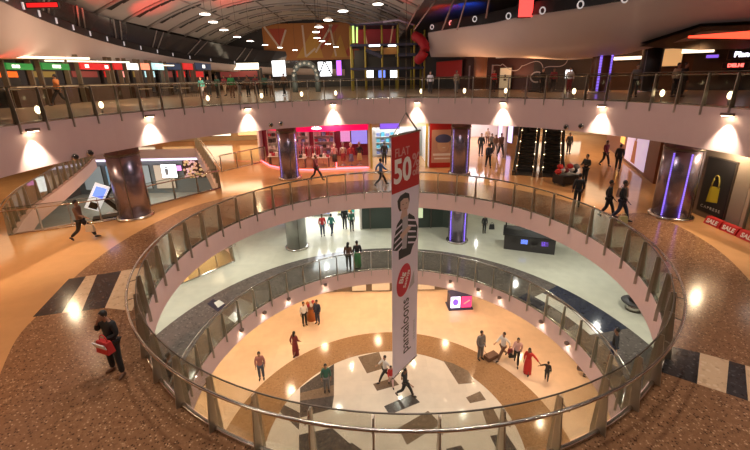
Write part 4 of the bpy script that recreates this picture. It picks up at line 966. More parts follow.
# ------------------------------------------------------------------ play tower
TD=40.
def T(px,py,d=TD): return A(px,py,d)
o_=Vector((T(386,80).x,TD,Z3)); pt=empty('play_tower',o_,0,'tall play tower with yellow posts, dark decks and red net panels','play structure')
YP=plain('play_yellow',(.42,.33,.05),.45); RP=plain('play_red',(.42,.012,.02),.5); NP=plain('play_navy',(.03,.03,.06),.5); LG=glow('play_green_tube',(.6,.9,.25),1.2)
for py,px in enumerate([352,366,382.5,398,414,424]):
    for dd,tp in ((0,20),(3.,20)):
        a=T(px,80); top=T(px,[26,25,24,23,25,30][py]).z; m=MB(); m.tube([Vector((a.x,TD+dd,Z3))-o_,Vector((a.x,TD+dd,top))-o_],.10,8); m.build('post',YP,pt)
def deck(x0,x1,py,h=.22):
    a=T(x0,py);b=T(x1,py); m=MB(); m.box(((a.x+b.x)/2-o_.x,1.5,a.z-Z3),(b.x-a.x,3.2,h)); m.build('deck',NP,pt)
deck(350,424,45.5); deck(350,424,69); deck(350,398,25,.15); deck(398,424,55,.3)
def panel(x0,x1,y0,y1,m_,dd=.15,nm='net_panel'):
    a=T(x0,y0);b=T(x1,y1); m=MB(); m.box(((a.x+b.x)/2-o_.x,dd,(a.z+b.z)/2-Z3),(b.x-a.x,.06,abs(a.z-b.z))); m.build(nm,m_,pt)
panel(356,397,27,44,RP,2.0); panel(382.5,398,47.5,54,plain('play_orange',(.45,.20,.03),.5)); panel(366,382,47,50,OM,1.0)
panel(353,366,49,67,plain('play_net',(.08,.07,.05),.7),2.2); panel(366,414,56,67,plain('play_net',(.08,.07,.05),.7),2.6)
m=MB(); a=T(353,26)-o_; b=T(353.5,43)-o_; m.tube([a,b],.11,6); a=T(357,27)-o_; b=T(357,43)-o_; m.tube([a,b],.09,6); m.build('light_tube',LG,pt)
for q1,q2 in (((393,26),(390,44)),((364,28),(367,44))): m=MB(); m.bar(T(*q1)-o_,T(*q2)-o_,.08,.13); m.build('slanted_bar',plain('play_peach',(.6,.38,.22),.5),pt)
m=MB(); m.tube([T(383,22)-o_,T(398,20)-o_,T(414,25)-o_],.10,6); m.tube([T(352,25)-o_,T(368,23.5)-o_,T(386,21.5)-o_],.08,6); m.build('top_bar',plain('play_lilac',(.5,.4,.55),.5),pt)
for px,c in [(370,GLW),(382,glow('screen_blue',(.15,.25,.9),1.4)),(394,GLW)]:
    a=T(px,74); m=MB(); m.box((a.x-o_.x,.5,a.z-Z3),(.7,.1,.7)); m.build('game_screen',c,pt)
panel(369,380,45,46.6,GLW,-.15,'lit_edge'); panel(388,396,45,46.4,GLW,-.15,'lit_edge')
m=MB(); m.bar(T(366,50)-o_,T(382,57)-o_,.3,.35); m.build('ramp',NP,pt)
sl=empty('tube_slide',T(421,70)*1,0,'big curved red tube slide against the nose of the balcony','slide'); so_=T(421,70); so_.y=38.5; sl.location=so_
m=MB(); pts=[T(415,36,38.8),T(421,40,38.0),T(425,48,37.6),T(422,56,37.6),T(418,60,38.2)]; m.tube([p-so_ for p in refine(pts,4)],.45,14); m.build('tube',RP,sl)
m=MB(); m.tube([(0,0,0),(0,0,Z3-so_.z)],.08,6); m.build('leg',DKMETAL,sl)
# dark block column left of tower (345,32-50)
# ------------------------------------------------------------------ upper right shops
W3=[(5.9,44.5),(8.6,38.2),(13.5,33.0),(17.5,29.5),(21.5,26.5),(26,23),(28,12)]
for i,m_ in enumerate([DARK,plain('maroon_wall',(.08,.03,.025),.4),DARK,plain('walnut_wall',(.07,.04,.03),.4),DARK,DARK]): wall(W3[i],W3[i+1],Z3,8.3,m_)
def onwall(px,py,dd=.35):
    r=ray(px,py); best=None
    for a,b in zip(W3[:-1],W3[1:]):
        a=Vector(a);b=Vector(b); e=b-a
        den=r.x*e.y-r.y*e.x
        if abs(den)<1e-6: continue
        t=(a.x*e.y-a.y*e.x)/den; s=(a.x*r.y-a.y*r.x)/den
        if t>0 and 0<=s<=1: best=(t,math.atan2(e.y,e.x))
    t,rz=best; n_=Vector((math.sin(rz),-math.cos(rz),0)); p=Vector((r.x*t,r.y*t,EYE+r.z*t)); return p+n_*dd,rz
def wpanel(name,x0,x1,y0,y1,mat,lab,cat='sign',th=.1,**k):
    a,rz=onwall(x0,(y0+y1)/2); b,_=onwall(x1,(y0+y1)/2); t,_=onwall((x0+x1)/2,y0); u,_=onwall((x0+x1)/2,y1)
    w=(a-b).xy.length; h=abs(t.z-u.z); c=(a+b)/2; c.z=(t.z+u.z)/2
    return lightbox(name,c,w,h,rz,mat,lab,cat,th=th,**k)
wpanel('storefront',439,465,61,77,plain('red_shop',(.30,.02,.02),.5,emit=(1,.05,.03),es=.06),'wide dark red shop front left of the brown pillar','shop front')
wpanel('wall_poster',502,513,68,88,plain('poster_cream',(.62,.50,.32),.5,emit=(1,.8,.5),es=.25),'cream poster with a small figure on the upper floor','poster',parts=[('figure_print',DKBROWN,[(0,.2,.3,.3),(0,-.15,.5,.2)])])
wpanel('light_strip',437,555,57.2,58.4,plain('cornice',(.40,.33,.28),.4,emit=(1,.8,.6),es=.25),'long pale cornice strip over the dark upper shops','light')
for px,lab in [(470,'left'),(493,'right')]:
    m=MB(); q,rz=onwall(px+2,62); m.box((0,0,-1.2),(.12,.12,3.4)); o=m.build('shop_post',plain('post_lilac',(.35,.26,.30),.4)); o.location=(q.x,q.y,6.6); tag(o,'pale upright beside the brown pillar, '+lab,'post')
sg=empty('scroll_sign',onwall(530,66,.5)[0],onwall(530,66)[1],'pale looping scrollwork sign over the dark upper shop','sign')
m=MB(); pts=[]
for i in range(60):
    t=i/59; pts.append((-3.2+6.4*t+.25*math.sin(t*22),-.05,.25*math.sin(t*14)+.12*math.cos(t*31)))
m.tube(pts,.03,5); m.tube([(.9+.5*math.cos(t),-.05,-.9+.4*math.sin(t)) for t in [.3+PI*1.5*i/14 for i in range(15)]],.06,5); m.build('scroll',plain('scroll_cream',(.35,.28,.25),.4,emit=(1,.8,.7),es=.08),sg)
wpanel('ceiling_fixture',567,573,70,78,GLW,'small white lit display left of the violet lit pillar','light')
wpanel('ceiling_fixture',606,611,66,76,glow('mint_glow',(.6,.9,.7),1.5),'slim mint lit display right of the violet lit pillar','light')
wpanel('ceiling_fixture',604,641,46,49,GLCR,'long cream ceiling light right of the violet lit pillar, upper','light')
wpanel('ceiling_fixture',604,642,57,60,GLCR,'long cream ceiling light right of the violet lit pillar, lower','light')
wpanel('storefront',663,682,49,66,plain('cream_room',(.55,.36,.15),.5,emit=(1,.6,.25),es=.5),'amber lit shop interior right of the black pillar','shop front')
wpanel('ceiling_fixture',682,714,48,53,GLCR,'cream light band over the dark shop at the upper right','light')
wpanel('screen_sign',706,718,55,58,PURP,'small violet sign at the upper right','sign')
wpanel('shop_sign',728,762,50,59,plain('sign_black',(.02,.02,.03),.4),'dark shop sign with slanted white script lettering at the right edge','sign',text='Planet',tmat=glow('letter_white',(.9,.85,1),4),tsize=.42,bold=.015)
wpanel('shop_sign',722,748,63,68,plain('sign_black',(.02,.02,.03),.4),'small sign with red glowing letters below the white script sign','sign',text='DELHI',tmat=glow('letter_red',(1,.1,.08),4),tsize=.28,bold=.015)
# red neon soffit at the right
a,b=A(690,37,17.5),A(800,33,15); m=MB(); m.add([Vector((0,0,-.03)),b-a+Vector((0,0,-.22)),b-a+Vector((0,0,.22)),Vector((0,0,.05))]+[Vector((0,.1,-.03)),b-a+Vector((0,.1,-.22)),b-a+Vector((0,.1,.22)),Vector((0,.1,.05))],[(0,1,2,3),(4,5,6,7),(0,1,5,4),(2,3,7,6),(1,2,6,5)]); o=m.build('neon_soffit',glow('soffit_red',(1,.05,.02),3.2)); o.location=a; tag(o,'long tapering red glowing strip under the dark soffit at right','light')
rows=[[A(640,46,21),A(700,27,19),A(770,24,17)],[A(640,47,24),A(700,50,24),A(790,47,22)]]
mb=MB(); vs=[p for r in rows for p in r]; mb.add(vs+[v+Vector((0,0,.15)) for v in vs],[(0,1,4,3),(1,2,5,4),(6,9,10,7),(7,10,11,8)],DARK); struct(mb.build('ceiling'))
# ------------------------------------------------------------------ people
def skin(name, V, E, rad, root=0, sub=1):
    me=bpy.data.meshes.new(name); me.from_pydata([tuple(v) for v in V],E,[]); o=bpy.data.objects.new(name,me); COL.objects.link(o)
    md=o.modifiers.new('s','SKIN'); md.use_smooth_shade=True
    lay=me.skin_vertices[0].data
    for i,r in enumerate(rad): lay[i].radius=(r if isinstance(r,tuple) else (r,r)); lay[i].use_root=(i==root)
    if sub: q=o.modifiers.new('u','SUBSURF'); q.levels=sub; q.render_levels=sub
    bpy.context.view_layer.update(); dg=bpy.context.evaluated_depsgraph_get()
    m2=bpy.data.meshes.new_from_object(o.evaluated_get(dg)); bpy.data.objects.remove(o)
    for p in m2.polygons: p.use_smooth=True
    return m2
def joinmesh(name, me, mb):     # append MB geometry to a mesh
    b=bmesh.new(); b.from_mesh(me); t=bpy.data.meshes.new('t'); t.from_pydata(mb.v,[],mb.f)
    for i,p in enumerate(t.polygons): p.use_smooth=True
    b.from_mesh(t); bmesh.ops.recalc_face_normals(b,faces=b.faces); out=bpy.data.meshes.new(name); b.to_mesh(out); b.free()
    for p in out.polygons: p.use_smooth=True
    return out
# joints for a figure 1.70 m tall that faces -Y ; L = +x side
def joints(kind):
    J=dict(pel=(0,0,.93),wai=(0,0,1.07),che=(0,.0,1.27),nkb=(0,.01,1.42),nk=(0,0,1.48),hd=(0,-.01,1.58))
    for s,k in ((1,'L'),(-1,'R')):
        J['sh'+k]=(s*.17,.01,1.39); J['el'+k]=(s*.225,.03,1.12); J['wr'+k]=(s*.23,-.04,.88); J['ha'+k]=(s*.23,-.06,.80)
        J['hp'+k]=(s*.085,0,.88); J['kn'+k]=(s*.095,-.01,.48); J['an'+k]=(s*.10,.02,.07); J['to'+k]=(s*.12,-.14,.03)
    if kind=='walk':
        J['knL']=(.09,-.17,.50); J['anL']=(.09,-.27,.09); J['toL']=(.10,-.43,.05); J['knR']=(-.09,.05,.48); J['anR']=(-.09,.30,.13); J['toR']=(-.09,.19,.03)
        J['elL']=(.22,.14,1.13); J['wrL']=(.22,.12,.88); J['haL']=(.22,.10,.80); J['elR']=(-.22,-.03,1.13); J['wrR']=(-.21,-.22,.95); J['haR']=(-.21,-.28,.89)
    if kind=='stride':
        J['knL']=(.09,-.24,.52); J['anL']=(.09,-.40,.12); J['toL']=(.10,-.55,.09); J['knR']=(-.09,.10,.47); J['anR']=(-.09,.42,.20); J['toR']=(-.09,.35,.06)
        J['elL']=(.24,.20,1.15); J['wrL']=(.24,.24,.90); J['haL']=(.24,.24,.82); J['elR']=(-.24,-.14,1.16); J['wrR']=(-.22,-.34,1.04); J['haR']=(-.22,-.41,1.0)
        J['pel']=(0,0,.90); 
        for k,s in (('L',1),('R',-1)): J['hp'+k]=(s*.085,0,.85)
    if kind=='phone':
        J['elR']=(-.30,-.08,1.17); J['wrR']=(-.15,-.13,1.42); J['haR']=(-.10,-.10,1.50)
        J['elL']=(.24,.0,1.13); J['wrL']=(.08,-.22,1.08); J['haL']=(.0,-.26,1.08)
        J['knR']=(-.14,-.04,.48); J['anR']=(-.20,.0,.07); J['toR']=(-.26,-.14,.03); J['knL']=(.14,-.04,.48); J['anL']=(.20,-.06,.07); J['toL']=(.26,-.20,.03)
        J['hd']=(-.02,-.05,1.57)
    if kind=='carry':
        J['elL']=(.25,.0,1.14); J['wrL']=(.18,-.24,1.10); J['haL']=(.12,-.30,1.12); J['elR']=(-.25,.0,1.14); J['wrR']=(-.18,-.24,1.10); J['haR']=(-.12,-.30,1.12)
    if kind=='reach':
        J['elL']=(.38,-.02,1.22); J['wrL']=(.56,-.04,1.05); J['haL']=(.62,-.05,1.0)
        J['knL']=(.09,-.10,.49); J['anL']=(.09,-.14,.07); J['toL']=(.10,-.29,.04)
    if kind=='sit':
        J['knL']=(.12,-.42,.92); J['anL']=(.12,-.40,.50); J['toL']=(.13,-.55,.46); J['knR']=(-.12,-.42,.92); J['anR']=(-.12,-.36,.50); J['toR']=(-.13,-.51,.46)
        J['elL']=(.23,-.05,1.14); J['wrL']=(.15,-.28,1.02); J['haL']=(.13,-.36,1.0); J['elR']=(-.23,-.05,1.14); J['wrR']=(-.15,-.28,1.02); J['haR']=(-.13,-.36,1.0)
    return {k:Vector(v) for k,v in J.items()}
PROTO={}
def proto(kind):
    if kind in PROTO: return PROTO[kind]
    J=joints(kind); names=['pel','wai','che','nkb','nk','hd']+[a+b for b in 'LR' for a in('sh','el','wr','ha','hp','kn','an','to')]; ix={n:i for i,n in enumerate(names)}
    R_=dict(pel=(.13,.10),wai=(.115,.085),che=(.14,.095),nkb=(.07,.06),nk=(.05,.05),hd=(.075,.085),sh=.055,el=.038,wr=.025,ha=.030,hp=.075,kn=.052,an=.035,to=.028)
    E=[('pel','wai'),('wai','che'),('che','nkb'),('nkb','nk'),('nk','hd')]
    for k in 'LR': E+=[('che','sh'+k),('sh'+k,'el'+k),('el'+k,'wr'+k),('wr'+k,'ha'+k),('pel','hp'+k),('hp'+k,'kn'+k),('kn'+k,'an'+k),('an'+k,'to'+k)]
    rad=[R_.get(n,R_.get(n[:2])) for n in names]
    body=skin('body',[J[n] for n in names],[(ix[a],ix[b]) for a,b in E],rad)
    ex=MB(); h=J['hd']+Vector((0,0,.03))
    ex.ell(h,(.072,.088,.115),n=14,k=10); ex.ell(h+Vector((0,-.088,-.012)),(.013,.02,.022),n=6,k=4); ex.ell(h+Vector((0,-.06,-.065)),(.045,.035,.04),n=8,k=5)
    for s in (-1,1): ex.ell(h+Vector((s*.074,.0,-.01)),(.012,.02,.03),n=6,k=4)
    for k,s in (('L',1),('R',-1)):
        d=(J['ha'+k]-J['wr'+k]).normalized(); side=Vector((0,1,0)) if abs(d.y)<.7 else Vector((1,0,0)); side=(side-d*side.dot(d)).normalized(); palm=d.cross(side).normalized()
        ex.ell(J['ha'+k],(.018,.038,.045),n=8,k=6,rot=Matrix((palm,side,d)).transposed())
        for f,(o,l) in enumerate([(-.030,.062),(-.010,.072),(.010,.066),(.029,.052)]):
            b=J['ha'+k]+side*o+d*.028; m1=b+d*l*.55; e=m1+(d*.8+palm*(-s)*.5)*l*.45; ex.tube([b,m1,e],[.010,.009,.007],5)
        b=J['ha'+k]-side*.034-d*.01; ex.tube([b,b-side*.022+d*.025,b-side*.028+d*.052],[.012,.010,.008],5)
    body=joinmesh('body',body,ex)
    tn=['wai','che','nkb']+[a+k for k in 'LR' for a in ('sh','el','wr')]; P2=[J['wai'].copy(),J['che'].copy(),J['nkb'].copy()]
    hem=J['wai'].lerp(J['pel'],1.15); Vt=[J['wai'],J['che'],J['nkb'],hem]; Et=[(0,1),(1,2),(0,3)]; rt_=[(.15,.118),(.175,.125),(.082,.075),(.165,.128)]
    for k in 'LR':
        b=len(Vt); Vt+=[J['sh'+k],J['el'+k],J['el'+k].lerp(J['wr'+k],.85)]; Et+=[(1,b),(b,b+1),(b+1,b+2)]; rt_+=[.078,.062,.047]
    shirt=skin('shirt',Vt,Et,rt_)
    Vt=[J['pel']+Vector((0,0,.03))]; Et=[]; rt_=[(.142,.112)]
    for k in 'LR':
        b=len(Vt); Vt+=[J['hp'+k],J['kn'+k],J['an'+k]+(J['kn'+k]-J['an'+k])*.06]; Et+=[(0,b),(b,b+1),(b+1,b+2)]; rt_+=[.102,.078,.062]
    trous=skin('trousers',Vt,Et,rt_)
    shoes=[]
    for k in 'LR':
        sh=MB(); a,t=J['an'+k],J['to'+k]; d=(t-a); sh.tube([a+Vector((0,.05,-.025)),a+Vector((0,0,-.02)),a+d*.6+Vector((0,0,-.002)),t+d*.08],[.030,.045,.042,.022],8)
        q_=bpy.data.meshes.new('shoe'); q_.from_pydata(sh.v,[],sh.f); shoes.append(q_)
    sm,sm2=shoes
    def hair(long):
        hb=MB(); hb.ell(h+Vector((0,.018,.028)),(.082,.092,.108),n=14,k=9)
        if long: hb.ell(h+Vector((0,.07,-.12)),(.085,.045,.20),n=12,k=8)
        hm=bpy.data.meshes.new('hair'); hm.from_pydata(hb.v,[],hb.f); 
        b=bmesh.new(); b.from_mesh(hm)
        dl=[f for f in b.faces if f.calc_center_median().y<h.y-.058 and f.calc_center_median().z<h.z+.055]; bmesh.ops.delete(b,geom=dl,context='FACES'); b.to_mesh(hm); b.free()
        for p in hm.polygons: p.use_smooth=True
        return hm
    dz=J['pel']; db=MB(); db.lathe([(.22,.05),(.22,.35),(.20,.7),(.17,.95),(.15,1.05)],n=18,sy=.8); dm=bpy.data.meshes.new('skirt'); dm.from_pydata(db.v,[],db.f)
    for me_ in (sm,sm2,dm):
        for p in me_.polygons: p.use_smooth=True
    PROTO[kind]=dict(body=body,shirt=shirt,trousers=trous,shoe=sm,shoe2=sm2,hair=hair(False),hair_long=hair(True),skirt=dm,J=J)
    for k_,v in PROTO[kind].items():
        if k_!='J' : v.materials.clear(); v.materials.append(None)
    return PROTO[kind]
SK=[plain('skin_%d'%i,c,.5) for i,c in enumerate([(.30,.15,.09),(.42,.23,.15),(.22,.11,.07)])]
HAIR=plain('hair_black',(.015,.012,.012),.45)
CL={n:plain('cloth_'+n,c,.7) for n,c in dict(black=(.02,.02,.022),navy=(.03,.04,.08),grey=(.18,.17,.17),white=(.75,.72,.72),pink=(.70,.45,.45),red=(.55,.03,.03),green=(.04,.14,.10),blue=(.06,.14,.35),brown=(.16,.08,.05),denim=(.06,.08,.13),teal=(.05,.25,.22),plaid=(.35,.15,.14),beige=(.5,.38,.26),emerald=(.03,.30,.10),maroon=(.22,.03,.04),orange=(.6,.2,.05)).items()}
def person(loc,face,label,kind='stand',h=1.7,top='black',bot='black',sk=0,long=False,skirt=False,group=None,shoe='black',sit_drop=0.):
    pr=proto(kind); root=empty('person',loc,face,label,'person',group); s=h/1.7; root.scale=(s,s,s)
    def put(nm,me,mat):
        o=bpy.data.objects.new(nm,me); COL.objects.link(o); o.parent=root; o.material_slots[0].link='OBJECT'; o.material_slots[0].material=mat
        if sit_drop: o.location.z=-sit_drop
        return o
    put('body',pr['body'],SK[sk]); put('shirt',pr['shirt'],CL[top]); put('hair',pr['hair_long' if long else 'hair'],HAIR)
    if skirt: put('skirt',pr['skirt'],CL[bot])
    else: put('trousers',pr['trousers'],CL[bot])
    put('shoe',pr['shoe'],CL[shoe]); put('shoe',pr['shoe2'],CL[shoe])
    return root
def face_to(a,b): d=Vector(b)-Vector(a); return math.atan2(d.y,d.x)+PI/2
def bag(loc,w,d,h,mat,label,rz=0,cat='bag',name='hand_bag',strap=True):
    root=empty(name,loc,rz,label,cat); m=MB()
    m.add([(-w/2,-d/2,0),(w/2,-d/2,0),(w/2,d/2,0),(-w/2,d/2,0),(-w*.42,-d*.3,h),(w*.42,-d*.3,h),(w*.42,d*.3,h),(-w*.42,d*.3,h)],[(0,3,2,1),(4,5,6,7),(0,1,5,4),(1,2,6,5),(2,3,7,6),(3,0,4,7)])
    m.build('pouch',mat,root)
    if strap:
        m=MB(); m.tube([(w*.3*math.cos(t),0,h+.14*math.sin(t)) for t in [PI*i/8 for i in range(9)]],.012,6); m.build('strap',mat,root)
    return root
# middle floor
q=P(120,372,0); person(q,-.35,'man in black jacket on the phone, standing on the brown granite at left','phone',1.58,'black','black',1,shoe='brown')
f_=Matrix.Rotation(-.35,3,'Z'); bq=q+f_@Vector((.26,-.30,.86))
bag(bq,.36,.16,.26,CL['red'],'red and white packet held by the man on the phone',-.35,name='shopping_bag')
m=MB(); m.box((0,0,0),(.34,.02,.12)); o=m.build('paper',CL['white']); o.location=bq+f_@Vector((0,-.10,.20)); o.rotation_euler=(.3,0,-.35); tag(o,'white paper on top of the red packet held by the man','paper')
q=P(85,240,0); person(q,PI/2+.2,'dark dressed person hurrying past the leaning screen kiosk','stride',1.72,'brown','black',0)
bag(q+Vector((.42,-.1,.42)),.34,.14,.3,CL['beige'],'pale bag swinging beside the hurrying person by the kiosk')
q=P(606,217,0); person(q,.9,'dark dressed person at left of the pair walking by the right pillar','walk',1.68,'black','black',0)
q=P(619,221,0); person(q,.8,'dark dressed person with a brown bag, right of the pair','walk',1.8,'black','navy',2)
bag(P(613,214,0)+Vector((.0,-.4,.95)),.45,.2,.4,plain('bag_brown',(.35,.2,.14),.6),'brown bag carried between the pair by the right pillar')
bag(P(616,222,0)+Vector((.0,-.4,.12)),.36,.16,.30,plain('bag_yellow_green',(.5,.5,.25),.5),'pale yellow bag hanging low beside the pair near the balustrade')
q=P(576,207,0); person(q,PI-.2,'person in black standing alone behind the balustrade in front of the luggage cart','stand',1.65,'black','black',0)
person(P(604,166,0),.3,'darkly dressed visitor in the right hall, left of the two by the poster','walk',1.75,'maroon','black',0)
person(P(617,171,0),2.6,'visitor with a pale stripe in the right hall, right of the two by the poster','walk',1.75,'black','black',1)
person(P(568,154,0),.0,'distant standing visitor beside the top of the escalators','stand',1.7,'black','black',0)
# luggage / flowers cart by the escalator
q=P(566,184,0); cart=empty('luggage_cart',q,.3,'cart piled with red, white and dark bundles at the foot of the escalators','cart')
m=MB(); m.box((0,0,.35),(1.3,.8,.5)); m.build('body',BLACK,cart)
for s in (-1,1):
    for t in (-1,1): m=MB(); m.lathe([(.09,-.03),(.09,.03)],n=12); o=m.build('wheel',DKMETAL,cart); o.rotation_euler=(PI/2,0,0); o.location=(s*.5,t*.35,.09)
for i,(x,c,k_) in enumerate([(-.55,'red',.0),(-.3,'white',.1),(-.05,'maroon',.05),(.2,'white',.15),(.42,'black',.05),(-.4,'red',.3),(.1,'red',.35),(.5,'grey',.3)]):
    m=MB(); m.ell((0,0,0),(.17,.22,.16),n=10,k=6); o=m.build('bundle',CL[c]); o.location=q+Vector((x,.05*(i%3),.76+k_*.9)); tag(o,'%s bundle on the cart by the escalators'%{'red':'red','white':'white','maroon':'maroon','black':'black','grey':'grey'}[c]+(' , upper layer' if k_>=.3 else ''),'bundle',c+' bundles on the cart')
person(q+Vector((1.1,.1,0)),-1.2,'person in black bending over the luggage cart, on its right','carry',1.7,'black','black',0)
# corridor group
for i,(px,py,t,b,kd,fc,lb,h_) in enumerate([(488,168,'navy','black','walk',PI,'in dark blue, nearest in the bright corridor',1.7),(480.5,156,'black','black','stand',0,'at left in the bright corridor group',1.8),(491,153,'grey','black','walk',0,'grey dressed, in the middle of the corridor group',1.6),(500,157,'brown','black','walk',.2,'tall, at right in the corridor group',1.85),(487,146,'beige','brown','stand',0,'beige dressed, deepest in the corridor group',1.6),(495,154,'brown','grey','walk',.1,'brown dressed, beside the tall one in the corridor group',1.55)]):
    person(P(px,py,0),fc,'person '+lb,kd,h_,t,b,i%3)
person(Vector((.75,27.4,0)),PI,'person in black inside the bright white shop, left of the banner','stand',1.7,'black','black',0)
bag(Vector((1.15,27.2,.75)),.35,.15,.35,CL['white'],'white carrier bag held by the person in the bright shop')
person(P(317,181,0),1.2,'dark figure walking in front of the red neon shop edge','stride',1.65,'maroon','black',0)
person(P(381,186,0),1.9,'walker in blue just left of the banner behind the balustrade','stride',1.65,'blue','black',0)
person(P(526,163,0)+Vector((0,.6,1.1)),PI,'rider in dark clothes standing on the left escalator','stand',1.65,'black','black',0)
def outw(p,dr):
    d=Vector((p.x-C1[0],p.y-C1[1],0)); r=d.length; n_=max(r,R1+.55); return Vector((C1[0],C1[1],p.z))+d/r*n_
# floor below
q=outw(P(351,273,Z1),.30); person(q,PI-.2,'dark dressed person at left of the couple leaning on the lower balustrade','stand',1.68,'brown','black',0,long=True)
q=outw(P(357,272,Z1),.30)+Vector((.15,0,0)); person(q,PI+.2,'person in a bright green skirt, right of the couple at the lower balustrade','stand',1.72,'black','emerald',0,skirt=True)
person(P(484,233,Z1),.0,'person in black standing far off on the ivory floor, right of the violet pillar','stand',1.35,'black','black',0)
bag(P(490,233,Z1)+Vector((.1,0,.3)),.36,.16,.36,CL['black'],'black bag beside the far person on the ivory floor')
person(outw(P(611,364,Z1),.45),-2.0,'person in black leaning on the lower balustrade at right','reach',1.6,'black','navy',0)
person(outw(P(181,388,Z1),.3),2.6,'person in grey seen through the glass at left, by the lower rail','stand',1.55,'grey','grey',0)
person(outw(P(191,392,Z1),.35),2.4,'dark haired person seen through the glass beside the one in grey','stand',1.5,'black','brown',1)
person(P(323,236,Z1),.3,'person in a red top in front of the bright lower shop','stand',1.65,'red','denim',0)
person(P(332,235,Z1),2.8,'person in pale blue in front of the bright lower shop','walk',1.62,'teal','denim',1)
person(P(352,231,Z1),.3,'slim person in green inside the bright lower shop','stand',1.6,'green','black',0)
person(P(345,229,Z1),2.9,'person in black inside the bright lower shop','stand',1.75,'black','black',0)
person(Vector((-17.9,22.6,Z1)),0.6,'person in black on the pale floor seen through the left side opening','stand',1.6,'black','black',0)
person(Vector((-17.1,23.0,Z1)),2.6,'second person in black on the pale floor under the left side opening','walk',1.6,'navy','black',1)
# ground floor
G=Z0
person(P(262,379,G),.2,'man in a plaid shirt standing alone on the peach floor at left','stand',1.72,'plaid','denim',0)
person(P(296,355,G),2.6,'woman in dark maroon walking on the peach floor','walk',1.6,'maroon','maroon',0,long=True,skirt=True)
person(P(327,391,G),.2,'person in green standing on the dark inlay of the ground floor','stand',1.66,'green','grey',0)
person(P(385,381,G)+Vector((0,0,0)),-1.2,'person in white striding left just behind the banner foot','stride',1.6,'white','black',1)
person(P(391,386,G),.2,'child in red beside the banner foot','walk',1.25,'red','pink',1)
person(P(405,397,G),1.2,'person in black striding right of the banner foot','stride',1.75,'black','black',0)
person(P(480,359,G),.4,'tall person in grey standing with a trolley bag','stand',1.85,'grey','grey',0)
root=empty('trolley_bag',P(491,358.5,G),.5,'dark trolley bag behind the tall grey dressed person','bag')
m=MB(); m.box((0,0,.16),(.75,.4,.24)); m.build('case',CL['brown'],root); m=MB(); m.tube([(-.3,0,.28),(-.55,0,.75)],.015,6); m.build('handle',STEEL,root)
q=P(502,359,G); person(q,-1.1,'person in a white shirt striding with a bag','stride',1.75,'white','brown',1)
bag(q+Vector((.42,-.1,.42)),.34,.15,.34,CL['maroon'],'dark bag carried by the white shirted strider')
q=P(516,364,G); person(q,-.4,'person in a pink shirt and black trousers walking','walk',1.68,'pink','black',1)
bag(q+Vector((-.36,-.1,.55)),.28,.12,.26,CL['black'],'black handbag carried by the pink shirted walker')
w1=P(527,373.5,G); w2=P(546,381,G); dd=w2-w1; fc=math.atan2(dd.y,dd.x)
person(w1,fc,'woman in a long red dress reaching out to a child','reach',1.6,'red','red',0,skirt=True,long=True)
person(w2,fc+PI,'child in black holding the hand of the woman in red','reach',1.22,'black','black',0)
q=P(578,374,G); person(q,1.0,'small crouching child at the foot of the rightmost fascia','sit',1.2,'brown','grey',0,sit_drop=.40)
person(P(305,325,G),.5,'person in white and black left of the ribboned stand','stand',1.7,'white','black',0)
person(P(318,323.5,G),-.5,'person in dark blue right of the ribboned stand','stand',1.75,'navy','navy',0)
# upper floor
person(P(62,106.5,Z3),-1.35,'walker in an orange brown shirt crossing the upper floor at left','stride',1.78,'orange','black',0)
person(P(430,93.5,Z3),0,'pale dressed person standing under the play tower slide','stand',1.6,'white','black',1)
crowd=[(203,98,'teal','grey'),(210,97,'black','black'),(219,98,'green','black'),(226,96,'maroon','beige'),(233,98,'emerald','brown'),(241,96,'black','grey'),(249,97,'brown','black'),(257,96,'maroon','black'),(266,96,'green','black'),(285,96,'brown','black'),(272,97,'grey','brown')]
pos=['leftmost','second','third','fourth','fifth','sixth','seventh','eighth','ninth','eleventh','tenth']
for i,(px,py,t,b) in enumerate(crowd): person(P(px,py,Z3),.5*math.sin(i*2),'%s dressed visitor of the upper floor crowd, %s from its left end'%({'teal':'teal','black':'black','green':'dark green','maroon':'maroon','emerald':'bright green','brown':'brown','grey':'grey'}[t],pos[i]),['stand','walk'][i%2],1.55+.04*(i%5),t,b,i%3)
for i,(px,py,t,b,lb) in enumerate([(456,93,'beige','grey','pale crouching figure left of the brown pillar'),(493,92,'red','black','person in a red top in the dark shop right of the brown pillar'),(552,92.5,'maroon','black','person in maroon left of the small white display'),(568,93,'white','maroon','person in white by the small white display'),(633,97,'grey','black','grey figure between the violet lit and black pillars'),(673,97,'beige','black','person before the amber lit upper shop, left one'),(680,97,'black','black','person before the amber lit upper shop, right one'),(541,93,'black','black','dark dressed person under the scroll sign')]):
    person(P(px,py,Z3),.4*math.cos(i),lb,'stand',1.62,t,b,i%3)
# tables and chairs of the food court
def table(px,py,lab):
    q=P(px,py,Z3); root=empty('cafe_table',q,0,'cream topped cafe table in the food court, '+lab,'table','cafe tables')
    m=MB(); m.box((0,0,.74),(.9,.9,.04)); m.build('tabletop',plain('table_cream',(.72,.58,.38),.35),root); m=MB(); m.lathe([(.25,0),(.24,.03),(.035,.05),(.035,.72)],n=12); m.build('pedestal',DKMETAL,root)
    for k,(dx,dy,a) in enumerate([(.82,0,PI/2),(-.82,0,-PI/2)]):
        c=empty('cafe_chair',q+Vector((dx,dy,0)),a,'black cafe chair, %s side of the table %s'%(['right','left'][k],lab),'chair','cafe chairs')
        m=MB(); m.box((0,0,.45),(.42,.42,.04)); m.build('seat',BLACK,c); m=MB(); m.box((0,.2,.72),(.4,.03,.35)); m.build('backrest',BLACK,c)
        for s in(-1,1):
            for t in (-1,1): m=MB(); m.bar((s*.18,t*.18,0),(s*.18,t*.18,.45),.03); m.build('leg',DKMETAL,c)
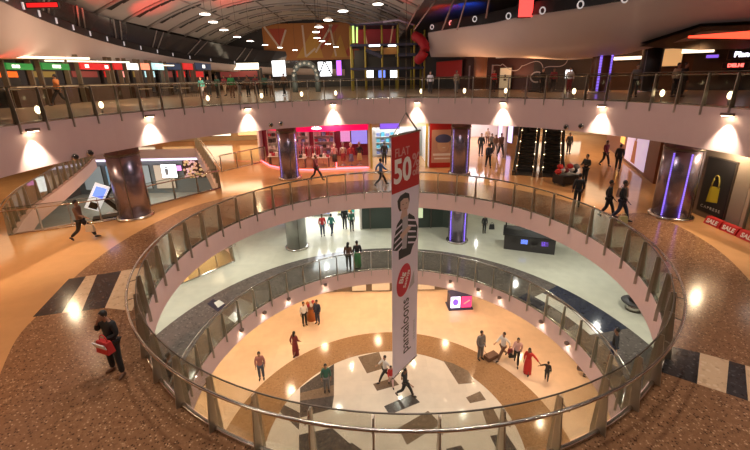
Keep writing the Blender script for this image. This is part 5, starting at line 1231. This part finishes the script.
for px,py,lb in [(12,101,'nearest at far left'),(30,98.5,'second from left'),(84,99,'right of the walking man'),(148,98,'below the cyan lit stall'),(170,96,'before the navy stall'),(186,97,'left of the crowd')]: table(px,py,lb)
# ------------------------------------------------------------------ lights
# under the upper floor slab, above the middle floor
def dl(x,y,z,e,col,s=.22): area((x,y,z),(x,y,z-3),e,col,s,None,'DISK')
for i in range(16):
    a=2*PI*(i+.5)/16; R=14.0
    x,y=C3[0]+R*math.cos(a),C3[1]+R*math.sin(a)
    if y<-2: continue
    dl(x,y,3.40,62*(.30 if x>3 and y<14 else (.62 if y>18 else 1.45)),WARM,.15)
for (x,y) in [(-15,10),(-20,14),(-14,21),(-9,27.5),(18,22),(16,28),(6,26),(-3,25.4)]: dl(x,y,3.40,62,WARM,.15)
# under the middle slab, above the floor below
for i in range(14):
    a=2*PI*(i+.3)/14; R=10.6
    dl(C2[0]+R*math.cos(a),C2[1]+R*math.sin(a),-.95,70,(1,.97,.84),.15)
for (x,y) in [(-9,21),(-4,27),(10,24),(13,19),(9,31),(13,28),(-13,17)]: dl(x,y,-.95,62,(.97,.98,.90),.15)
# under the lower slab, above the ground floor
for i in range(14):
    a=2*PI*(i+.1)/14; R=9.6
    dl(C1[0]+R*math.cos(a),C1[1]+R*math.sin(a),Z1-.95,78,(1,.70,.43),.15)
for (x,y) in [(-4,23.5),(0,24),(5,23.5),(10,22)]: dl(x,y,Z1-.95,80,(1,.66,.38),.15)
# from the roof into the atrium
for (x,y,e) in [(-3,10,1500),(4,10,1500),(-3,16,1500),(4,16,1500),(.5,4,1300),(9,5,700),(-8,5,700)]:
    spot((x,y,12.5),(x*.8+.2,y*.9+1,-9),e,(1,.86,.72),math.radians(75),.6,.25)
pl=bpy.data.lights.new('point','POINT'); pl.energy=1300; pl.color=(1,.84,.78); pl.shadow_soft_size=.5  # added fill light without a fixture, brightens fascias and floor
plo=bpy.data.objects.new('point',pl); COL.objects.link(plo); plo.location=(.7,12.2,11.5)
# upper floor
area((-10,30,11),(-10,30,4.9),420,(1,.75,.55),14,18); area((14,26,7.8),(14,26,5),160,(1,.6,.35),8,5)
area((-19,26,7.2),(-19,26,5),70,WARM,4,14)
# light washing the coved fascias and roof (added unseen area lights, without fixtures)
area((-13,22,5.6),(-18,27,9),420,(1,.62,.42),3,14); area((16,27,6.6),(15.6,26.4,9.5),260,(1,.50,.22),10,1.2,spread=1.9); area((9.5,33,6.0),(9.5,33,9.5),110,(1,.50,.25),7,1.5); area((2,27,5.6),(9,36,9),130,(.9,.75,.8),5,3)
area((-9,36,7.5),(-9,42,14),950,(1,.88,.80),10,16)
def rspot(px,py,d,e,col,ang,X=0):
    q=A(px,py,d); spot((q.x+1.5,q.y-5,q.z-5.5),q,e,col,math.radians(ang),.8,.2)
rspot(150,20,37,5200,(1,.02,.01),26); rspot(185,15,36,5200,(1,.02,.01),26); rspot(235,28,42,6500,(1,.03,.01),24); rspot(100,4,30,4000,(1,.02,.01),34); rspot(215,27,40,1400,(1,.03,.01),18); rspot(30,6,24,600,(1,.02,.01),40)
for px_,py_,c_,e_ in ((440,5,(1,.02,.01),900),(463,4,(.01,.10,1),1500)):
    q=A(px_,py_,36); spot((q.x,q.y-3,q.z-2.2),q,e_,c_,math.radians(70),1,.3); rspot(402,8,33,900,(1,.04,.02),18)
for k_ in range(6):
    area((-14+k_*.4,14+k_*8,5.7),(-19-k_*.3,17+k_*8,9.0),150,(1,.70,.50),2,5)  # more added unseen uplights, evening out the left cove
area((-9,56,8),(-9,63,11.5),110,(1,.7,.4),12,2)
w=bpy.data.worlds.new('world'); sc.world=w; w.use_nodes=True; w.node_tree.nodes['Background'].inputs[0].default_value=(.9,.62,.48,1); w.node_tree.nodes['Background'].inputs[1].default_value=.05  # dim warm ambient fill added inside the closed building
vs_=sc.view_settings; vs_.view_transform='Standard'; vs_.look='None'; vs_.exposure=0.0; vs_.gamma=1; vs_.use_curve_mapping=False
sc.cycles.max_bounces=8; sc.cycles.transparent_max_bounces=16; sc.cycles.diffuse_bounces=3; sc.cycles.glossy_bounces=3; sc.cycles.sample_clamp_indirect=6; sc.cycles.use_denoising=True; sc.cycles.caustics_reflective=False; sc.cycles.caustics_refractive=False
